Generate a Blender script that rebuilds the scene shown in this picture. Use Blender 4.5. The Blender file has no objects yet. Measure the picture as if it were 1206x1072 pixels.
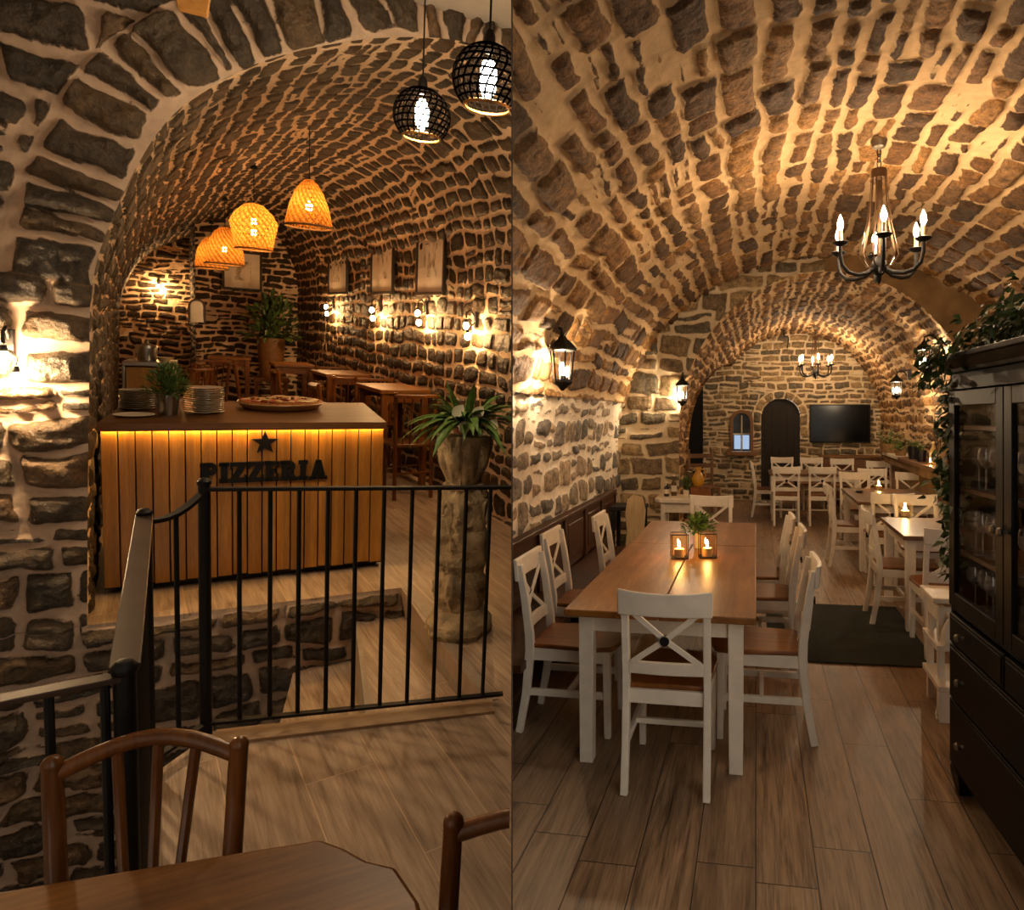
import bpy, bmesh, math, random
import numpy as np
from mathutils import Matrix, Vector
PI = math.pi
S = bpy.context.scene
COL = S.collection
random.seed(7)

# ------------------------------------------------------------------ camera
F, PX, PY, EYE = 800.0, 760.0, 490.0, 1.60
cd = bpy.data.cameras.new('camera')
cd.sensor_fit = 'HORIZONTAL'; cd.sensor_width = 36.0
cd.lens = 36.0 * F / 1206.0
cd.shift_x = -(PX - 603.0) / 1206.0
cd.shift_y = -(536.0 - PY) / 1206.0
cd.clip_start = 0.05
cam = bpy.data.objects.new('camera', cd); COL.objects.link(cam)
cam.location = (0, 0, EYE); cam.rotation_euler = (PI / 2, 0, 0)
S.camera = cam
# ------------------------------------------------------------------ world and exposure
W = bpy.data.worlds.new('world'); S.world = W; W.use_nodes = True
bg = W.node_tree.nodes['Background']
bg.inputs[0].default_value = (1.0, 0.89, 0.75, 1); bg.inputs[1].default_value = 0.95
S.view_settings.view_transform = 'Standard'; S.view_settings.look = 'None'
S.view_settings.gamma = 1.0; S.view_settings.use_curve_mapping = False
S.view_settings.exposure = 0.5
S.cycles.use_light_tree = True
S.cycles.max_bounces = 8; S.cycles.diffuse_bounces = 4; S.cycles.transparent_max_bounces = 16
S.cycles.sample_clamp_indirect = 4.0
S.cycles.caustics_reflective = False; S.cycles.caustics_refractive = False

# ------------------------------------------------------------------ the two rooms' frames (rigid)
AR = math.atan(130 / 800)
YL = math.atan((PX - 300) / 800); PH = math.atan(0.13); HL = 1.65
FR = {'R': Matrix.Rotation(-AR, 4, 'Z'),
      'L': Matrix.Translation((0, 0, EYE)) @ Matrix.Rotation(YL, 4, 'Z') @ Matrix.Rotation(PH, 4, 'X') @ Matrix.Translation((0, 0, -HL))}
HH = {'R': EYE, 'L': HL}
CUR = 'R'
def use(n):
    global CUR
    CUR = n
def ray(u, v): return FR[CUR].to_3x3().transposed() @ Vector(((u - PX) / F, 1, (PY - v) / F))
def onz(u, v, z):
    d = ray(u, v); t = (z - HH[CUR]) / d.z; return Vector((d.x * t, d.y * t, z))
def ony(u, v, y):
    d = ray(u, v); t = y / d.y; return Vector((d.x * t, y, HH[CUR] + d.z * t))
def seam_plane():                                    # the dividing wall in the current room's frame
    n = FR[CUR].to_3x3().transposed() @ Vector((1, 0.19625, 0)); n.normalize()
    if CUR == 'L': n = -n
    return Vector((0, 0, HH[CUR])), n                # the room lies on the positive side

# ------------------------------------------------------------------ nodes
def new_mat(name):
    m = bpy.data.materials.new(name); m.use_nodes = True
    nt = m.node_tree; nt.nodes.clear()
    out = nt.nodes.new('ShaderNodeOutputMaterial')
    return m, nt, out
def nd(nt, typ, ins=None, **pr):
    n = nt.nodes.new('ShaderNode' + typ)
    for k, v in pr.items(): setattr(n, k, v)
    for k, v in (ins or {}).items():
        s = n.inputs[k]
        if isinstance(v, bpy.types.NodeSocket): nt.links.new(v, s)
        else: s.default_value = v
    return n
def math_(nt, op, a, b=0.0, c=0.0): return nd(nt, 'Math', {0: a, 1: b, 2: c}, operation=op).outputs[0]
def ramp(nt, fac, stops, interp='LINEAR'):
    n = nd(nt, 'ValToRGB', {0: fac}); cr = n.color_ramp; cr.interpolation = interp
    while len(cr.elements) < len(stops): cr.elements.new(0.5)
    for e, (p, c) in zip(cr.elements, stops):
        e.position = p; e.color = (c[0], c[1], c[2], 1)
    return n.outputs[0]
def mix(nt, f, a, b, mode='MIX'):
    n = nd(nt, 'Mix', data_type='RGBA', blend_type=mode)
    for i, v in ((0, f), (6, a), (7, b)):
        if isinstance(v, bpy.types.NodeSocket): nt.links.new(v, n.inputs[i])
        else: n.inputs[i].default_value = v if i == 0 else (v[0], v[1], v[2], 1)
    return n.outputs[2]
def ss(nt, x, a, b):
    n = nd(nt, 'MapRange', {0: x, 1: a, 2: b, 3: 0.0, 4: 1.0}, interpolation_type='SMOOTHSTEP'); return n.outputs[0]
def srgb(h):
    h = h.lstrip('#'); o = []
    for i in (0, 2, 4):
        c = int(h[i:i + 2], 16) / 255; o.append(c / 12.92 if c < .04045 else ((c + .055) / 1.055) ** 2.4)
    return tuple(o)
def princ(nt, out, col, rough, metal=0.0, spec=0.5, normal=None, **kw):
    i = {'Base Color': col if isinstance(col, bpy.types.NodeSocket) else (*col, 1), 'Roughness': rough, 'Metallic': metal, 'Specular IOR Level': spec}
    if normal is not None: i['Normal'] = normal
    i.update(kw)
    p = nd(nt, 'BsdfPrincipled', i); nt.links.new(p.outputs[0], out.inputs[0]); return p
def m_plain(name, col, rough=0.5, metal=0.0, var=0.15, scale=9.0, bump=0.0, spec=0.5, **kw):
    m, nt, out = new_mat(name)
    tc = nd(nt, 'TexCoord')
    no = nd(nt, 'TexNoise', {'Vector': tc.outputs['Object'], 'Scale': scale, 'Detail': 4.0})
    lo = tuple(c * (1 - var) for c in col); hi = tuple(min(1, c * (1 + var)) for c in col)
    c = ramp(nt, no.outputs[0], [(0.3, lo), (0.7, hi)])
    nm = None
    if bump:
        n2 = nd(nt, 'TexNoise', {'Vector': tc.outputs['Object'], 'Scale': scale * 6, 'Detail': 5.0})
        nm = nd(nt, 'Bump', {'Height': n2.outputs[0], 'Strength': bump, 'Distance': 0.01}).outputs[0]
    princ(nt, out, c, rough, metal, spec, nm, **kw)
    return m
def m_wood(name, c1, c2, axis='Y', rough=0.4, scale=1.0, bump=0.08, board=0.0):
    m, nt, out = new_mat(name)
    tc = nd(nt, 'TexCoord')
    sc = {'X': (1.2, 14, 14), 'Y': (14, 1.2, 14), 'Z': (14, 14, 1.2)}[axis]
    mp = nd(nt, 'Mapping', {0: tc.outputs['Object'], 3: tuple(s * scale for s in sc)})
    n1 = nd(nt, 'TexNoise', {'Vector': mp.outputs[0], 'Scale': 1.3, 'Detail': 6.0, 'Roughness': 0.62, 'Distortion': 0.6})
    mp2 = nd(nt, 'Mapping', {0: tc.outputs['Object'], 3: tuple(s * scale * 5 for s in sc)})
    n2 = nd(nt, 'TexNoise', {'Vector': mp2.outputs[0], 'Scale': 2.0, 'Detail': 3.0})
    n3 = nd(nt, 'TexNoise', {'Vector': tc.outputs['Object'], 'Scale': 2.2, 'Detail': 2.0})
    f = math_(nt, 'ADD', math_(nt, 'MULTIPLY', n1.outputs[0], 0.65), math_(nt, 'MULTIPLY', n2.outputs[0], 0.35))
    f = math_(nt, 'ADD', f, math_(nt, 'MULTIPLY', math_(nt, 'SUBTRACT', n3.outputs[0], 0.5), 0.35))
    c = ramp(nt, f, [(0.3, c1), (0.55, tuple((a + b) / 2 for a, b in zip(c1, c2))), (0.72, c2)])
    if board:
        sx = nd(nt, 'SeparateXYZ', {0: tc.outputs['Object']})
        u = sx.outputs['X' if axis != 'X' else 'Y']
        row = math_(nt, 'FLOOR', math_(nt, 'DIVIDE', u, board))
        wn = nd(nt, 'TexWhiteNoise', {'W': row}, noise_dimensions='1D').outputs[0]
        c = mix(nt, math_(nt, 'MULTIPLY', wn, 0.45), c, tuple(a * 0.45 for a in c1))
    nm = nd(nt, 'Bump', {'Height': f, 'Strength': bump, 'Distance': 0.01}).outputs[0]
    princ(nt, out, c, rough, 0, 0.45, nm)
    return m
def m_planks(name, ang, w, ln, cols, gapc, rough=0.45):
    """long floor boards, running at `ang` from +Y"""
    m, nt, out = new_mat(name)
    tc = nd(nt, 'TexCoord')
    mp = nd(nt, 'Mapping', {0: tc.outputs['Object'], 2: (0, 0, ang)})
    sx = nd(nt, 'SeparateXYZ', {0: mp.outputs[0]}); u, v = sx.outputs[0], sx.outputs[1]
    ur = math_(nt, 'DIVIDE', u, w); row = math_(nt, 'FLOOR', ur); fu = math_(nt, 'FRACT', ur)
    rn = nd(nt, 'TexWhiteNoise', {'W': row}, noise_dimensions='1D').outputs[0]
    vr = math_(nt, 'ADD', math_(nt, 'DIVIDE', v, ln), math_(nt, 'MULTIPLY', rn, 7.3)); colm = math_(nt, 'FLOOR', vr); fv = math_(nt, 'FRACT', vr)
    cv = nd(nt, 'CombineXYZ', {0: row, 1: colm})
    wn = nd(nt, 'TexWhiteNoise', {'Vector': cv.outputs[0]}, noise_dimensions='2D')
    gv = nd(nt, 'CombineXYZ', {0: math_(nt, 'ADD', math_(nt, 'MULTIPLY', u, 26.0), math_(nt, 'MULTIPLY', wn.outputs[0], 40.0)), 1: math_(nt, 'MULTIPLY', v, 1.7), 2: math_(nt, 'MULTIPLY', wn.outputs[0], 90.0)})
    g1 = nd(nt, 'TexNoise', {'Vector': gv.outputs[0], 'Scale': 1.0, 'Detail': 7.0, 'Roughness': 0.65, 'Distortion': 0.8}).outputs[0]
    gv2 = nd(nt, 'CombineXYZ', {0: math_(nt, 'ADD', math_(nt, 'MULTIPLY', u, 130.0), math_(nt, 'MULTIPLY', wn.outputs[0], 40.0)), 1: math_(nt, 'MULTIPLY', v, 6.0)})
    g2 = nd(nt, 'TexNoise', {'Vector': gv2.outputs[0], 'Scale': 1.0, 'Detail': 3.0}).outputs[0]
    f = math_(nt, 'ADD', math_(nt, 'MULTIPLY', g1, 0.7), math_(nt, 'MULTIPLY', g2, 0.3))
    c = ramp(nt, f, [(0.33, cols[0]), (0.5, cols[1]), (0.68, cols[2])])
    c = mix(nt, math_(nt, 'MULTIPLY', wn.outputs[0], 0.5), c, cols[3])
    kn = nd(nt, 'TexNoise', {'Vector': nd(nt, 'CombineXYZ', {0: math_(nt, 'MULTIPLY', u, 9.0), 1: math_(nt, 'MULTIPLY', v, 2.5), 2: wn.outputs[0]}).outputs[0], 'Scale': 1.0, 'Detail': 3.0}).outputs[0]
    c = mix(nt, math_(nt, 'MULTIPLY', ss(nt, kn, 0.60, 0.74), 0.6), c, cols[0])
    eu = math_(nt, 'MULTIPLY', math_(nt, 'MINIMUM', fu, math_(nt, 'SUBTRACT', 1.0, fu)), w)
    ev = math_(nt, 'MULTIPLY', math_(nt, 'MINIMUM', fv, math_(nt, 'SUBTRACT', 1.0, fv)), ln)
    gap = ss(nt, math_(nt, 'MINIMUM', eu, ev), 0.001, 0.0035)
    c = mix(nt, gap, gapc, c)
    h = math_(nt, 'ADD', gap, math_(nt, 'MULTIPLY', f, 0.25))
    nm = nd(nt, 'Bump', {'Height': h, 'Strength': 0.35, 'Distance': 0.003}).outputs[0]
    ro = math_(nt, 'ADD', math_(nt, 'MULTIPLY', f, 0.25), rough - 0.12)
    princ(nt, out, c, ro, 0, 0.45, nm)
    return m
def m_stone(name, stones, mortar, spec=0.3, rough=0.8, bump=0.6, mvar=0.25):
    """rubble masonry: 'sdf' is the distance inside a stone, 'sid' the stone's own random number"""
    m, nt, out = new_mat(name)
    tc = nd(nt, 'TexCoord')
    sdf = nd(nt, 'Attribute', attribute_name='sdf').outputs['Fac']
    sid = nd(nt, 'Attribute', attribute_name='sid').outputs['Fac']
    n1 = nd(nt, 'TexNoise', {'Vector': tc.outputs['Object'], 'Scale': 16.0, 'Detail': 6.0, 'Roughness': 0.62}).outputs[0]
    n2 = nd(nt, 'TexNoise', {'Vector': tc.outputs['Object'], 'Scale': 55.0, 'Detail': 5.0, 'Roughness': 0.65}).outputs[0]
    n3 = nd(nt, 'TexNoise', {'Vector': tc.outputs['Object'], 'Scale': 2.3, 'Detail': 3.0}).outputs[0]
    e = math_(nt, 'ADD', sdf, math_(nt, 'MULTIPLY', math_(nt, 'SUBTRACT', n1, 0.5), 0.030))
    e = math_(nt, 'ADD', e, math_(nt, 'MULTIPLY', math_(nt, 'SUBTRACT', n2, 0.5), 0.012))
    msk = ss(nt, e, -0.002, 0.005)
    k = len(stones)
    c = ramp(nt, sid, [(i / k, s) for i, s in enumerate(stones)], 'CONSTANT')
    c = mix(nt, 0.75, c, ramp(nt, n1, [(0.3, (0.16, 0.15, 0.14)), (0.5, (0.85, 0.82, 0.78)), (0.72, (1.6, 1.5, 1.38))]), 'MULTIPLY')
    c = mix(nt, 0.6, c, ramp(nt, n2, [(0.32, (0.2, 0.19, 0.18)), (0.52, (1, 1, 1)), (0.72, (1.6, 1.6, 1.6))]), 'MULTIPLY')
    mo = mix(nt, 1.0, mortar, ramp(nt, math_(nt, 'ADD', math_(nt, 'MULTIPLY', n1, 0.5), math_(nt, 'MULTIPLY', n3, 0.5)), [(0.3, (1 - mvar,) * 3), (0.65, (1 + mvar,) * 3)]), 'MULTIPLY')
    c = mix(nt, msk, mo, c)
    vo = nd(nt, 'TexVoronoi', {'Vector': tc.outputs['Object'], 'Scale': 26.0}).outputs['Distance']
    hs = math_(nt, 'ADD', math_(nt, 'MULTIPLY', n2, 0.6), math_(nt, 'MULTIPLY', n1, 1.3))
    hs = math_(nt, 'ADD', hs, math_(nt, 'MULTIPLY', vo, 0.5))
    h = math_(nt, 'MULTIPLY', hs, math_(nt, 'ADD', math_(nt, 'MULTIPLY', msk, 0.85), 0.22))
    h = math_(nt, 'ADD', h, math_(nt, 'MULTIPLY', msk, 0.6))
    nm = nd(nt, 'Bump', {'Height': h, 'Strength': bump, 'Distance': 0.02}).outputs[0]
    ro = mix(nt, msk, (0.9,) * 3, (rough,) * 3)
    princ(nt, out, c, ro, 0, spec, nm)
    return m
def m_emit(name, col, power, falloff=None):
    m, nt, out = new_mat(name)
    e = nd(nt, 'Emission', {0: (*col, 1), 1: power}); nt.links.new(e.outputs[0], out.inputs[0]); return m
def m_glass(name, tint=(0.95, 0.95, 0.95), gloss=0.10, rough=0.03, haze=0.0):
    m, nt, out = new_mat(name)
    t = nd(nt, 'BsdfTransparent', {0: (*tint, 1)}); g = nd(nt, 'BsdfGlossy', {0: (1, 1, 1, 1), 1: rough})
    lw = nd(nt, 'LayerWeight', {0: 0.35}).outputs['Fresnel']
    f = math_(nt, 'ADD', math_(nt, 'MULTIPLY', lw, 0.06), gloss * 0.16)
    x = nd(nt, 'MixShader', {0: f, 1: t.outputs[0], 2: g.outputs[0]})
    if haze:
        df = nd(nt, 'BsdfDiffuse', {0: (.9, .9, .9, 1)}); x = nd(nt, 'MixShader', {0: haze, 1: x.outputs[0], 2: df.outputs[0]})
    nt.links.new(x.outputs[0], out.inputs[0]); return m

# ------------------------------------------------------------------ masonry surfaces (numpy)
def h2(i, j, s):
    i = i.astype(np.int64).astype(np.uint64); j = j.astype(np.int64).astype(np.uint64)
    x = i * np.uint64(374761393) + j * np.uint64(668265263) + np.uint64(s * 974634777 % (2**31))
    x = (x ^ (x >> np.uint64(13))) * np.uint64(1274126177)
    x = x ^ (x >> np.uint64(16)); x = (x * np.uint64(2246822519)) & np.uint64(0xFFFFFFFF)
    x = x ^ (x >> np.uint64(15))
    return (x & np.uint64(0xFFFFFF)).astype(np.float64) / float(0xFFFFFF)
def vn(x, y, s=0):
    i, j = np.floor(x), np.floor(y); a, b = x - i, y - j
    a = a * a * (3 - 2 * a); b = b * b * (3 - 2 * b)
    return (h2(i, j, s) * (1 - a) + h2(i + 1, j, s) * a) * (1 - b) + (h2(i, j + 1, s) * (1 - a) + h2(i + 1, j + 1, s) * a) * b
def fbm(x, y, s=0, o=3):
    r = 0; a = 1.0; t = 0
    for k in range(o):
        r = r + a * vn(x * 2**k, y * 2**k, s + k); t += a; a *= .5
    return r / t
class Lay:
    """courses of rubble in (s along the course, t across the courses), metres"""
    def __init__(self, seed, s0, s1, t0, t1, h, w, joint=.022, split=.25, warp=.03, jag=.012, rr=(.2, .5)):
        r = np.random.RandomState(seed); self.seed = seed
        self.joint, self.warp, self.jag, self.rr, self.split = joint, warp, jag, rr, split
        b = [t0]
        while b[-1] < t1: b.append(b[-1] + r.uniform(*h))
        self.tb = np.array(b); self.cols = []
        for k in range(len(b)):
            c = [s0 - r.uniform(0, w[1])]
            f = (b[k] - b[k - 1]) / np.mean(h) if k else 1.0
            while c[-1] < s1: c.append(c[-1] + r.uniform(*w) * (0.6 + 0.4 * f))
            self.cols.append(np.array(c))
    def eval(self, s, t):
        sh = s.shape; s = s.ravel(); t = t.ravel(); q = self.seed * 17
        if self.warp:
            s2 = s + self.warp * 2 * (vn(s * 3.1, t * 3.1, q) - .5) + self.warp * (vn(s * 8, t * 8, q + 1) - .5)
            t2 = t + self.warp * 2 * (vn(s * 2.3, t * 3.3, q + 2) - .5) + self.warp * (vn(s * 7, t * 7, q + 3) - .5)
        else: s2, t2 = s, t
        d = np.full(s.shape, -.05); sid = np.zeros(s.shape)
        r = np.clip(np.searchsorted(self.tb, t2) - 1, 0, len(self.tb) - 2)
        for k in np.unique(r):
            m = r == k; c = self.cols[k]
            x = s2[m]; y = t2[m]
            j = np.clip(np.searchsorted(c, x) - 1, 0, len(c) - 2)
            lo, hi = c[j], c[j + 1]; b0, b1 = self.tb[k], self.tb[k + 1]
            kk = np.full(j.shape, float(k)); B0 = np.full(j.shape, b0); B1 = np.full(j.shape, b1)
            hs = h2(kk, j, q + 5); fr = b0 + (b1 - b0) * (.35 + .3 * h2(kk, j, q + 6)); sp = hs < self.split
            up = sp & (y > fr); dn = sp & ~up
            B0[up] = fr[up]; B1[dn] = fr[dn]
            idn = h2(kk * 2 + up, j, q + 7)
            shr = self.joint * (.35 + .5 * h2(kk + 9, j, q + 8))
            hx = (hi - lo) / 2 - shr; hy = (B1 - B0) / 2 - shr
            rad = np.minimum(hx, hy) * (self.rr[0] + (self.rr[1] - self.rr[0]) * h2(kk, j + 3, q + 9))
            sk = (h2(kk, j + 5, q + 10) - .5) * .35
            px = x - (lo + hi) / 2; py = y - (B0 + B1) / 2
            px = px + sk * py; py = py + (h2(kk, j + 7, q + 11) - .5) * .2 * px
            qx = np.abs(px) - hx + rad; qy = np.abs(py) - hy + rad
            d[m] = -(np.minimum(np.maximum(qx, qy), 0) + np.hypot(np.maximum(qx, 0), np.maximum(qy, 0)) - rad)
            sid[m] = idn
        d = d + self.jag * (fbm(s * 14, t * 14, q + 20, 2) - .5) * 2
        return d.reshape(sh), sid.reshape(sh)
def relief(d, sid, s, t, amp, seed=3, rug=0.0):
    e = np.clip((d + .004) / .026, 0, 1); e = e * e * (3 - 2 * e)
    rg = rug * e * (1 - 2.2 * np.abs(fbm(s * 13 + 5 * fbm(s * 4, t * 4, 71), t * 17, seed + 30, 4) - .5)) if rug else 0
    return rg + amp * e * (.55 + .75 * sid + .9 * (fbm(s * 9, t * 9, seed) - .5)) + (.016 if rug > .025 else .008) * (fbm(s * 6, t * 6, seed + 5) - .5) + .004 * (fbm(s * 25, t * 25, seed + 9, 2) - .5)
def mesh_np(name, V, Fq, mat, attrs=None, smooth=True):
    me = bpy.data.meshes.new(name)
    me.vertices.add(len(V)); me.vertices.foreach_set('co', np.ascontiguousarray(V, dtype=np.float32).ravel())
    n = len(Fq); me.loops.add(n * 4); me.polygons.add(n)
    me.loops.foreach_set('vertex_index', np.ascontiguousarray(Fq, dtype=np.int32).ravel())
    me.polygons.foreach_set('loop_start', np.arange(0, n * 4, 4, dtype=np.int32))
    for k, a in (attrs or {}).items():
        at = me.attributes.new(k, 'FLOAT', 'POINT'); at.data.foreach_set('value', np.ascontiguousarray(a, dtype=np.float32).ravel())
    me.update(calc_edges=True)
    if smooth: me.polygons.foreach_set('use_smooth', np.ones(n, dtype=bool))
    me.materials.append(mat)
    return me
def surf(name, P, mat, d=None, sid=None, hgt=None, N=None, keep=None, clip=True, parent=None):
    """grid of points P (i,j,3) moved by hgt along N, cut off at the dividing wall -> structure object"""
    ni, nj = P.shape[:2]
    V = P if hgt is None else P + N * hgt[..., None]
    V = V.reshape(-1, 3).copy()
    idx = np.arange(ni * nj).reshape(ni, nj)
    Fq = np.stack([idx[:-1, :-1], idx[1:, :-1], idx[1:, 1:], idx[:-1, 1:]], -1).reshape(-1, 4)
    if keep is not None:
        k = keep.ravel(); Fq = Fq[k[Fq].all(1)]
    if clip:
        o, n = seam_plane(); sd = (V - np.array(o)) @ np.array(n)
        Fq = Fq[(sd[Fq] > 0).any(1)]
        b = sd < 0; V[b] -= sd[b][:, None] * np.array(n)
    u = np.unique(Fq); rm = np.zeros(len(V), dtype=np.int64); rm[u] = np.arange(len(u))
    at = {}
    if d is not None: at = {'sdf': d.ravel()[u], 'sid': sid.ravel()[u]}
    me = mesh_np(name, V[u], rm[Fq], mat, at)
    o = bpy.data.objects.new(name, me); COL.objects.link(o)
    if parent is None:
        o.matrix_world = FR[CUR]; o['kind'] = 'structure'
    else: o.parent = parent
    return o
def path_dense(pts, step, smooth=True):
    """Catmull-Rom through pts, resampled at equal arc length"""
    p = np.array(pts, float)
    if smooth:
        q = np.vstack([2 * p[0] - p[1], p, 2 * p[-1] - p[-2]]); o = []
        for i in range(len(p) - 1):
            a, b, c, e = q[i:i + 4]
            for t in np.linspace(0, 1, 40, endpoint=False):
                o.append(.5 * (2 * b + (c - a) * t + (2 * a - 5 * b + 4 * c - e) * t * t + (3 * b - a - 3 * c + e) * t**3))
        o.append(p[-1]); p = np.array(o)
    L_ = np.concatenate([[0], np.cumsum(np.hypot(*np.diff(p, axis=0).T))])
    n = max(3, int(round(L_[-1] / step)) + 1); t = np.linspace(0, L_[-1], n)
    r = np.stack([np.interp(t, L_, p[:, k]) for k in range(2)], -1)
    g = np.gradient(r, axis=0); g /= np.hypot(g[:, 0], g[:, 1])[:, None]
    return r, np.stack([g[:, 1], -g[:, 0]], -1), t       # points, right-hand normals, arc length

# ------------------------------------------------------------------ materials of the shell
M = {}
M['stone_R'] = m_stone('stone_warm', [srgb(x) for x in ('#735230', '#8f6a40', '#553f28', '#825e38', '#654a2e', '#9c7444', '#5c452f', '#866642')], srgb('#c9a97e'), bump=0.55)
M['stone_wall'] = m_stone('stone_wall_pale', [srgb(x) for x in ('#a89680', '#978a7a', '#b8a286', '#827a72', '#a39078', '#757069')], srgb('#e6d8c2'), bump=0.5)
M['stone_back'] = m_stone('stone_back', [srgb(x) for x in ('#94805f', '#7a6a54', '#a38c68', '#6a6252', '#867458')], srgb('#cbb898'), bump=0.5)
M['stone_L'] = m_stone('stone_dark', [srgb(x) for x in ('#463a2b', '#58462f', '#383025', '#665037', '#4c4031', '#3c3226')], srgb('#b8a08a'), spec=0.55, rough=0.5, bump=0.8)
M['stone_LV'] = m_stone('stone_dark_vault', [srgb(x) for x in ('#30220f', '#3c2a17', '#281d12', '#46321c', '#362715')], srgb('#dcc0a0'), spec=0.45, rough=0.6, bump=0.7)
M['plaster'] = m_plain('plaster_ochre', srgb('#8a6c44'), 0.9, var=0.3, scale=4, bump=0.4)
M['white_ceiling'] = m_plain('white_plaster', srgb('#b9aea0'), 0.9, var=0.06, bump=0.1)
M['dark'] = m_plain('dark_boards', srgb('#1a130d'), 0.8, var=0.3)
M['floor_R'] = m_planks('oak_planks', 0.0, .21, 1.35, (srgb('#40301f'), srgb('#957a5e'), srgb('#bd9f7c'), srgb('#7a624b')), srgb('#2c2119'))
M['floor_L'] = m_planks('oak_planks_left', -0.13, .24, 1.6, (srgb('#655345'), srgb('#a48e7a'), srgb('#c8b29c'), srgb('#877362')), srgb('#c0a488'))
M['board_edge'] = m_wood('pale_edge_board', srgb('#8f745a'), srgb('#b79a7c'), 'X', 0.5)
M['riser'] = m_wood('grey_riser_board', srgb('#8a7d70'), srgb('#aa9c8c'), 'Z', 0.6)

def flat(name, pts, mat, z0, z1, kind='structure'):
    """a slab from a plan outline"""
    me = bpy.data.meshes.new(name); n = len(pts)
    V = [(x, y, z1) for x, y in pts] + [(x, y, z0) for x, y in pts]
    Fc = [list(range(n)), list(range(2 * n - 1, n - 1, -1))] + [[i, i + n, (i + 1) % n + n, (i + 1) % n] for i in range(n)]
    me.from_pydata(V, [], Fc); me.materials.append(mat)
    o = bpy.data.objects.new(name, me); COL.objects.link(o); o.matrix_world = FR[CUR]; o['kind'] = kind
    return o
def quad_grid(p00, p10, p01, step):
    """flat grid and its (s,t) in metres"""
    a = np.array(p00, float); u = np.array(p10, float) - a; v = np.array(p01, float) - a
    lu, lv = np.linalg.norm(u), np.linalg.norm(v)
    s = np.linspace(0, lu, max(2, int(lu / step) + 1)); t = np.linspace(0, lv, max(2, int(lv / step) + 1))
    Sg, Tg = np.meshgrid(s, t, indexing='ij')
    P = a + Sg[..., None] * (u / lu) + Tg[..., None] * (v / lv)
    n = np.cross(u, v); n /= np.linalg.norm(n)
    return P, Sg, Tg, np.broadcast_to(n, P.shape)
def seamx(y):                                        # x of the dividing wall on the floor, current frame
    o, n = seam_plane(); return -(n.y * y + n.z * (0 - o.z)) / n.x

def clip_poly(pts):
    o, n = seam_plane(); out = []
    f = lambda p: n.x * p[0] + n.y * p[1] - n.z * o.z
    for i in range(len(pts)):
        a, b = pts[i - 1], pts[i]; fa, fb = f(a), f(b)
        if (fa > 0) != (fb > 0): t = fa / (fa - fb); out.append((a[0] + (b[0] - a[0]) * t, a[1] + (b[1] - a[1]) * t))
        if fb > 0: out.append(b)
    return out
# ================================================================== RIGHT ROOM SHELL
use('R')
flat('floor', clip_poly([(-2.6, -3.0), (4.6, -3.0), (4.6, 13.6), (-2.6, 13.6)]), M['floor_R'], -.1, 0)

XC, AX, ZS, BZ = 0.75, 2.30, 1.25, 2.10             # front vault: half ellipse on low walls
front = [(XC - AX, 0.0), (XC - AX, .6)] + [(XC - AX * math.cos(a), ZS + BZ * math.sin(a)) for a in np.linspace(0, PI, 25)] + [(XC + AX, .6), (XC + AX, 0)]
YP = 7.6
p2, n2, ts = path_dense(front, .02)
yy = np.arange(1.2, YP + .001, .02)
P = np.zeros((len(p2), len(yy), 3)); P[..., 0] = p2[:, None, 0]; P[..., 1] = yy[None]; P[..., 2] = p2[:, None, 1]
N = np.zeros_like(P); N[..., 0] = n2[:, None, 0]; N[..., 2] = n2[:, None, 1]
T_, S_ = np.meshgrid(ts, yy, indexing='ij')
lay = Lay(11, .5, 8.2, 0, ts[-1] + .5, (.13, .24), (.17, .50), joint=.042, split=.14, warp=.026, jag=.013, rr=(.10, .32))
d, sid = lay.eval(S_, T_)
up = p2[:, 1] > 1.75                                 # the side wall carries larger pale stones
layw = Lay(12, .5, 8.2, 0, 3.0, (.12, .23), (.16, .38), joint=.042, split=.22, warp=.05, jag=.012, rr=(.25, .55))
iw = int(np.argmax(up)); dw, sw = layw.eval(S_[:iw + 1], T_[:iw + 1])
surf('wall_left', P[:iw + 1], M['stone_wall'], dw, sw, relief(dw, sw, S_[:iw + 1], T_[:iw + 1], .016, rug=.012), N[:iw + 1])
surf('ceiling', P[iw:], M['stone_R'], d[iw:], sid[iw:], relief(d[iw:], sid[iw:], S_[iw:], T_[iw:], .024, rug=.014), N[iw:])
# back vault
XB, AB, ZB, BB = 0.725, 1.575, 1.45, 1.72
back = [(XB - AB, 0.0), (XB - AB, .7)] + [(XB - AB * math.cos(a), ZB + BB * math.sin(a)) for a in np.linspace(0, PI, 25)] + [(XB + AB, .7), (XB + AB, 0)]
p2, n2, ts = path_dense(back, .024)
yy = np.arange(YP, 13.3, .024)
P = np.zeros((len(p2), len(yy), 3)); P[..., 0] = p2[:, None, 0]; P[..., 1] = yy[None]; P[..., 2] = p2[:, None, 1]
N = np.zeros_like(P); N[..., 0] = n2[:, None, 0]; N[..., 2] = n2[:, None, 1]
T_, S_ = np.meshgrid(ts, yy, indexing='ij')
lay = Lay(13, 7.2, 13.6, 0, ts[-1] + .5, (.09, .17), (.14, .38), joint=.03, split=.14, warp=.035, jag=.012, rr=(.15, .4))
d, sid = lay.eval(S_, T_)
ztop = .9 + 1.65 * np.sqrt(np.clip(1 - ((13.2 - yy) / 5.2) ** 2, 0, 1)); ztop[yy < 8.05] = -1
open_ = (P[..., 2] < ztop[None]) & (P[..., 0] < 0.2)
surf('ceiling_back', P, M['stone_R'], d, sid, relief(d, sid, S_, T_, .022, rug=.012) * np.clip((S_ - YP) / .08, 0, 1), N, keep=~open_)
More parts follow.
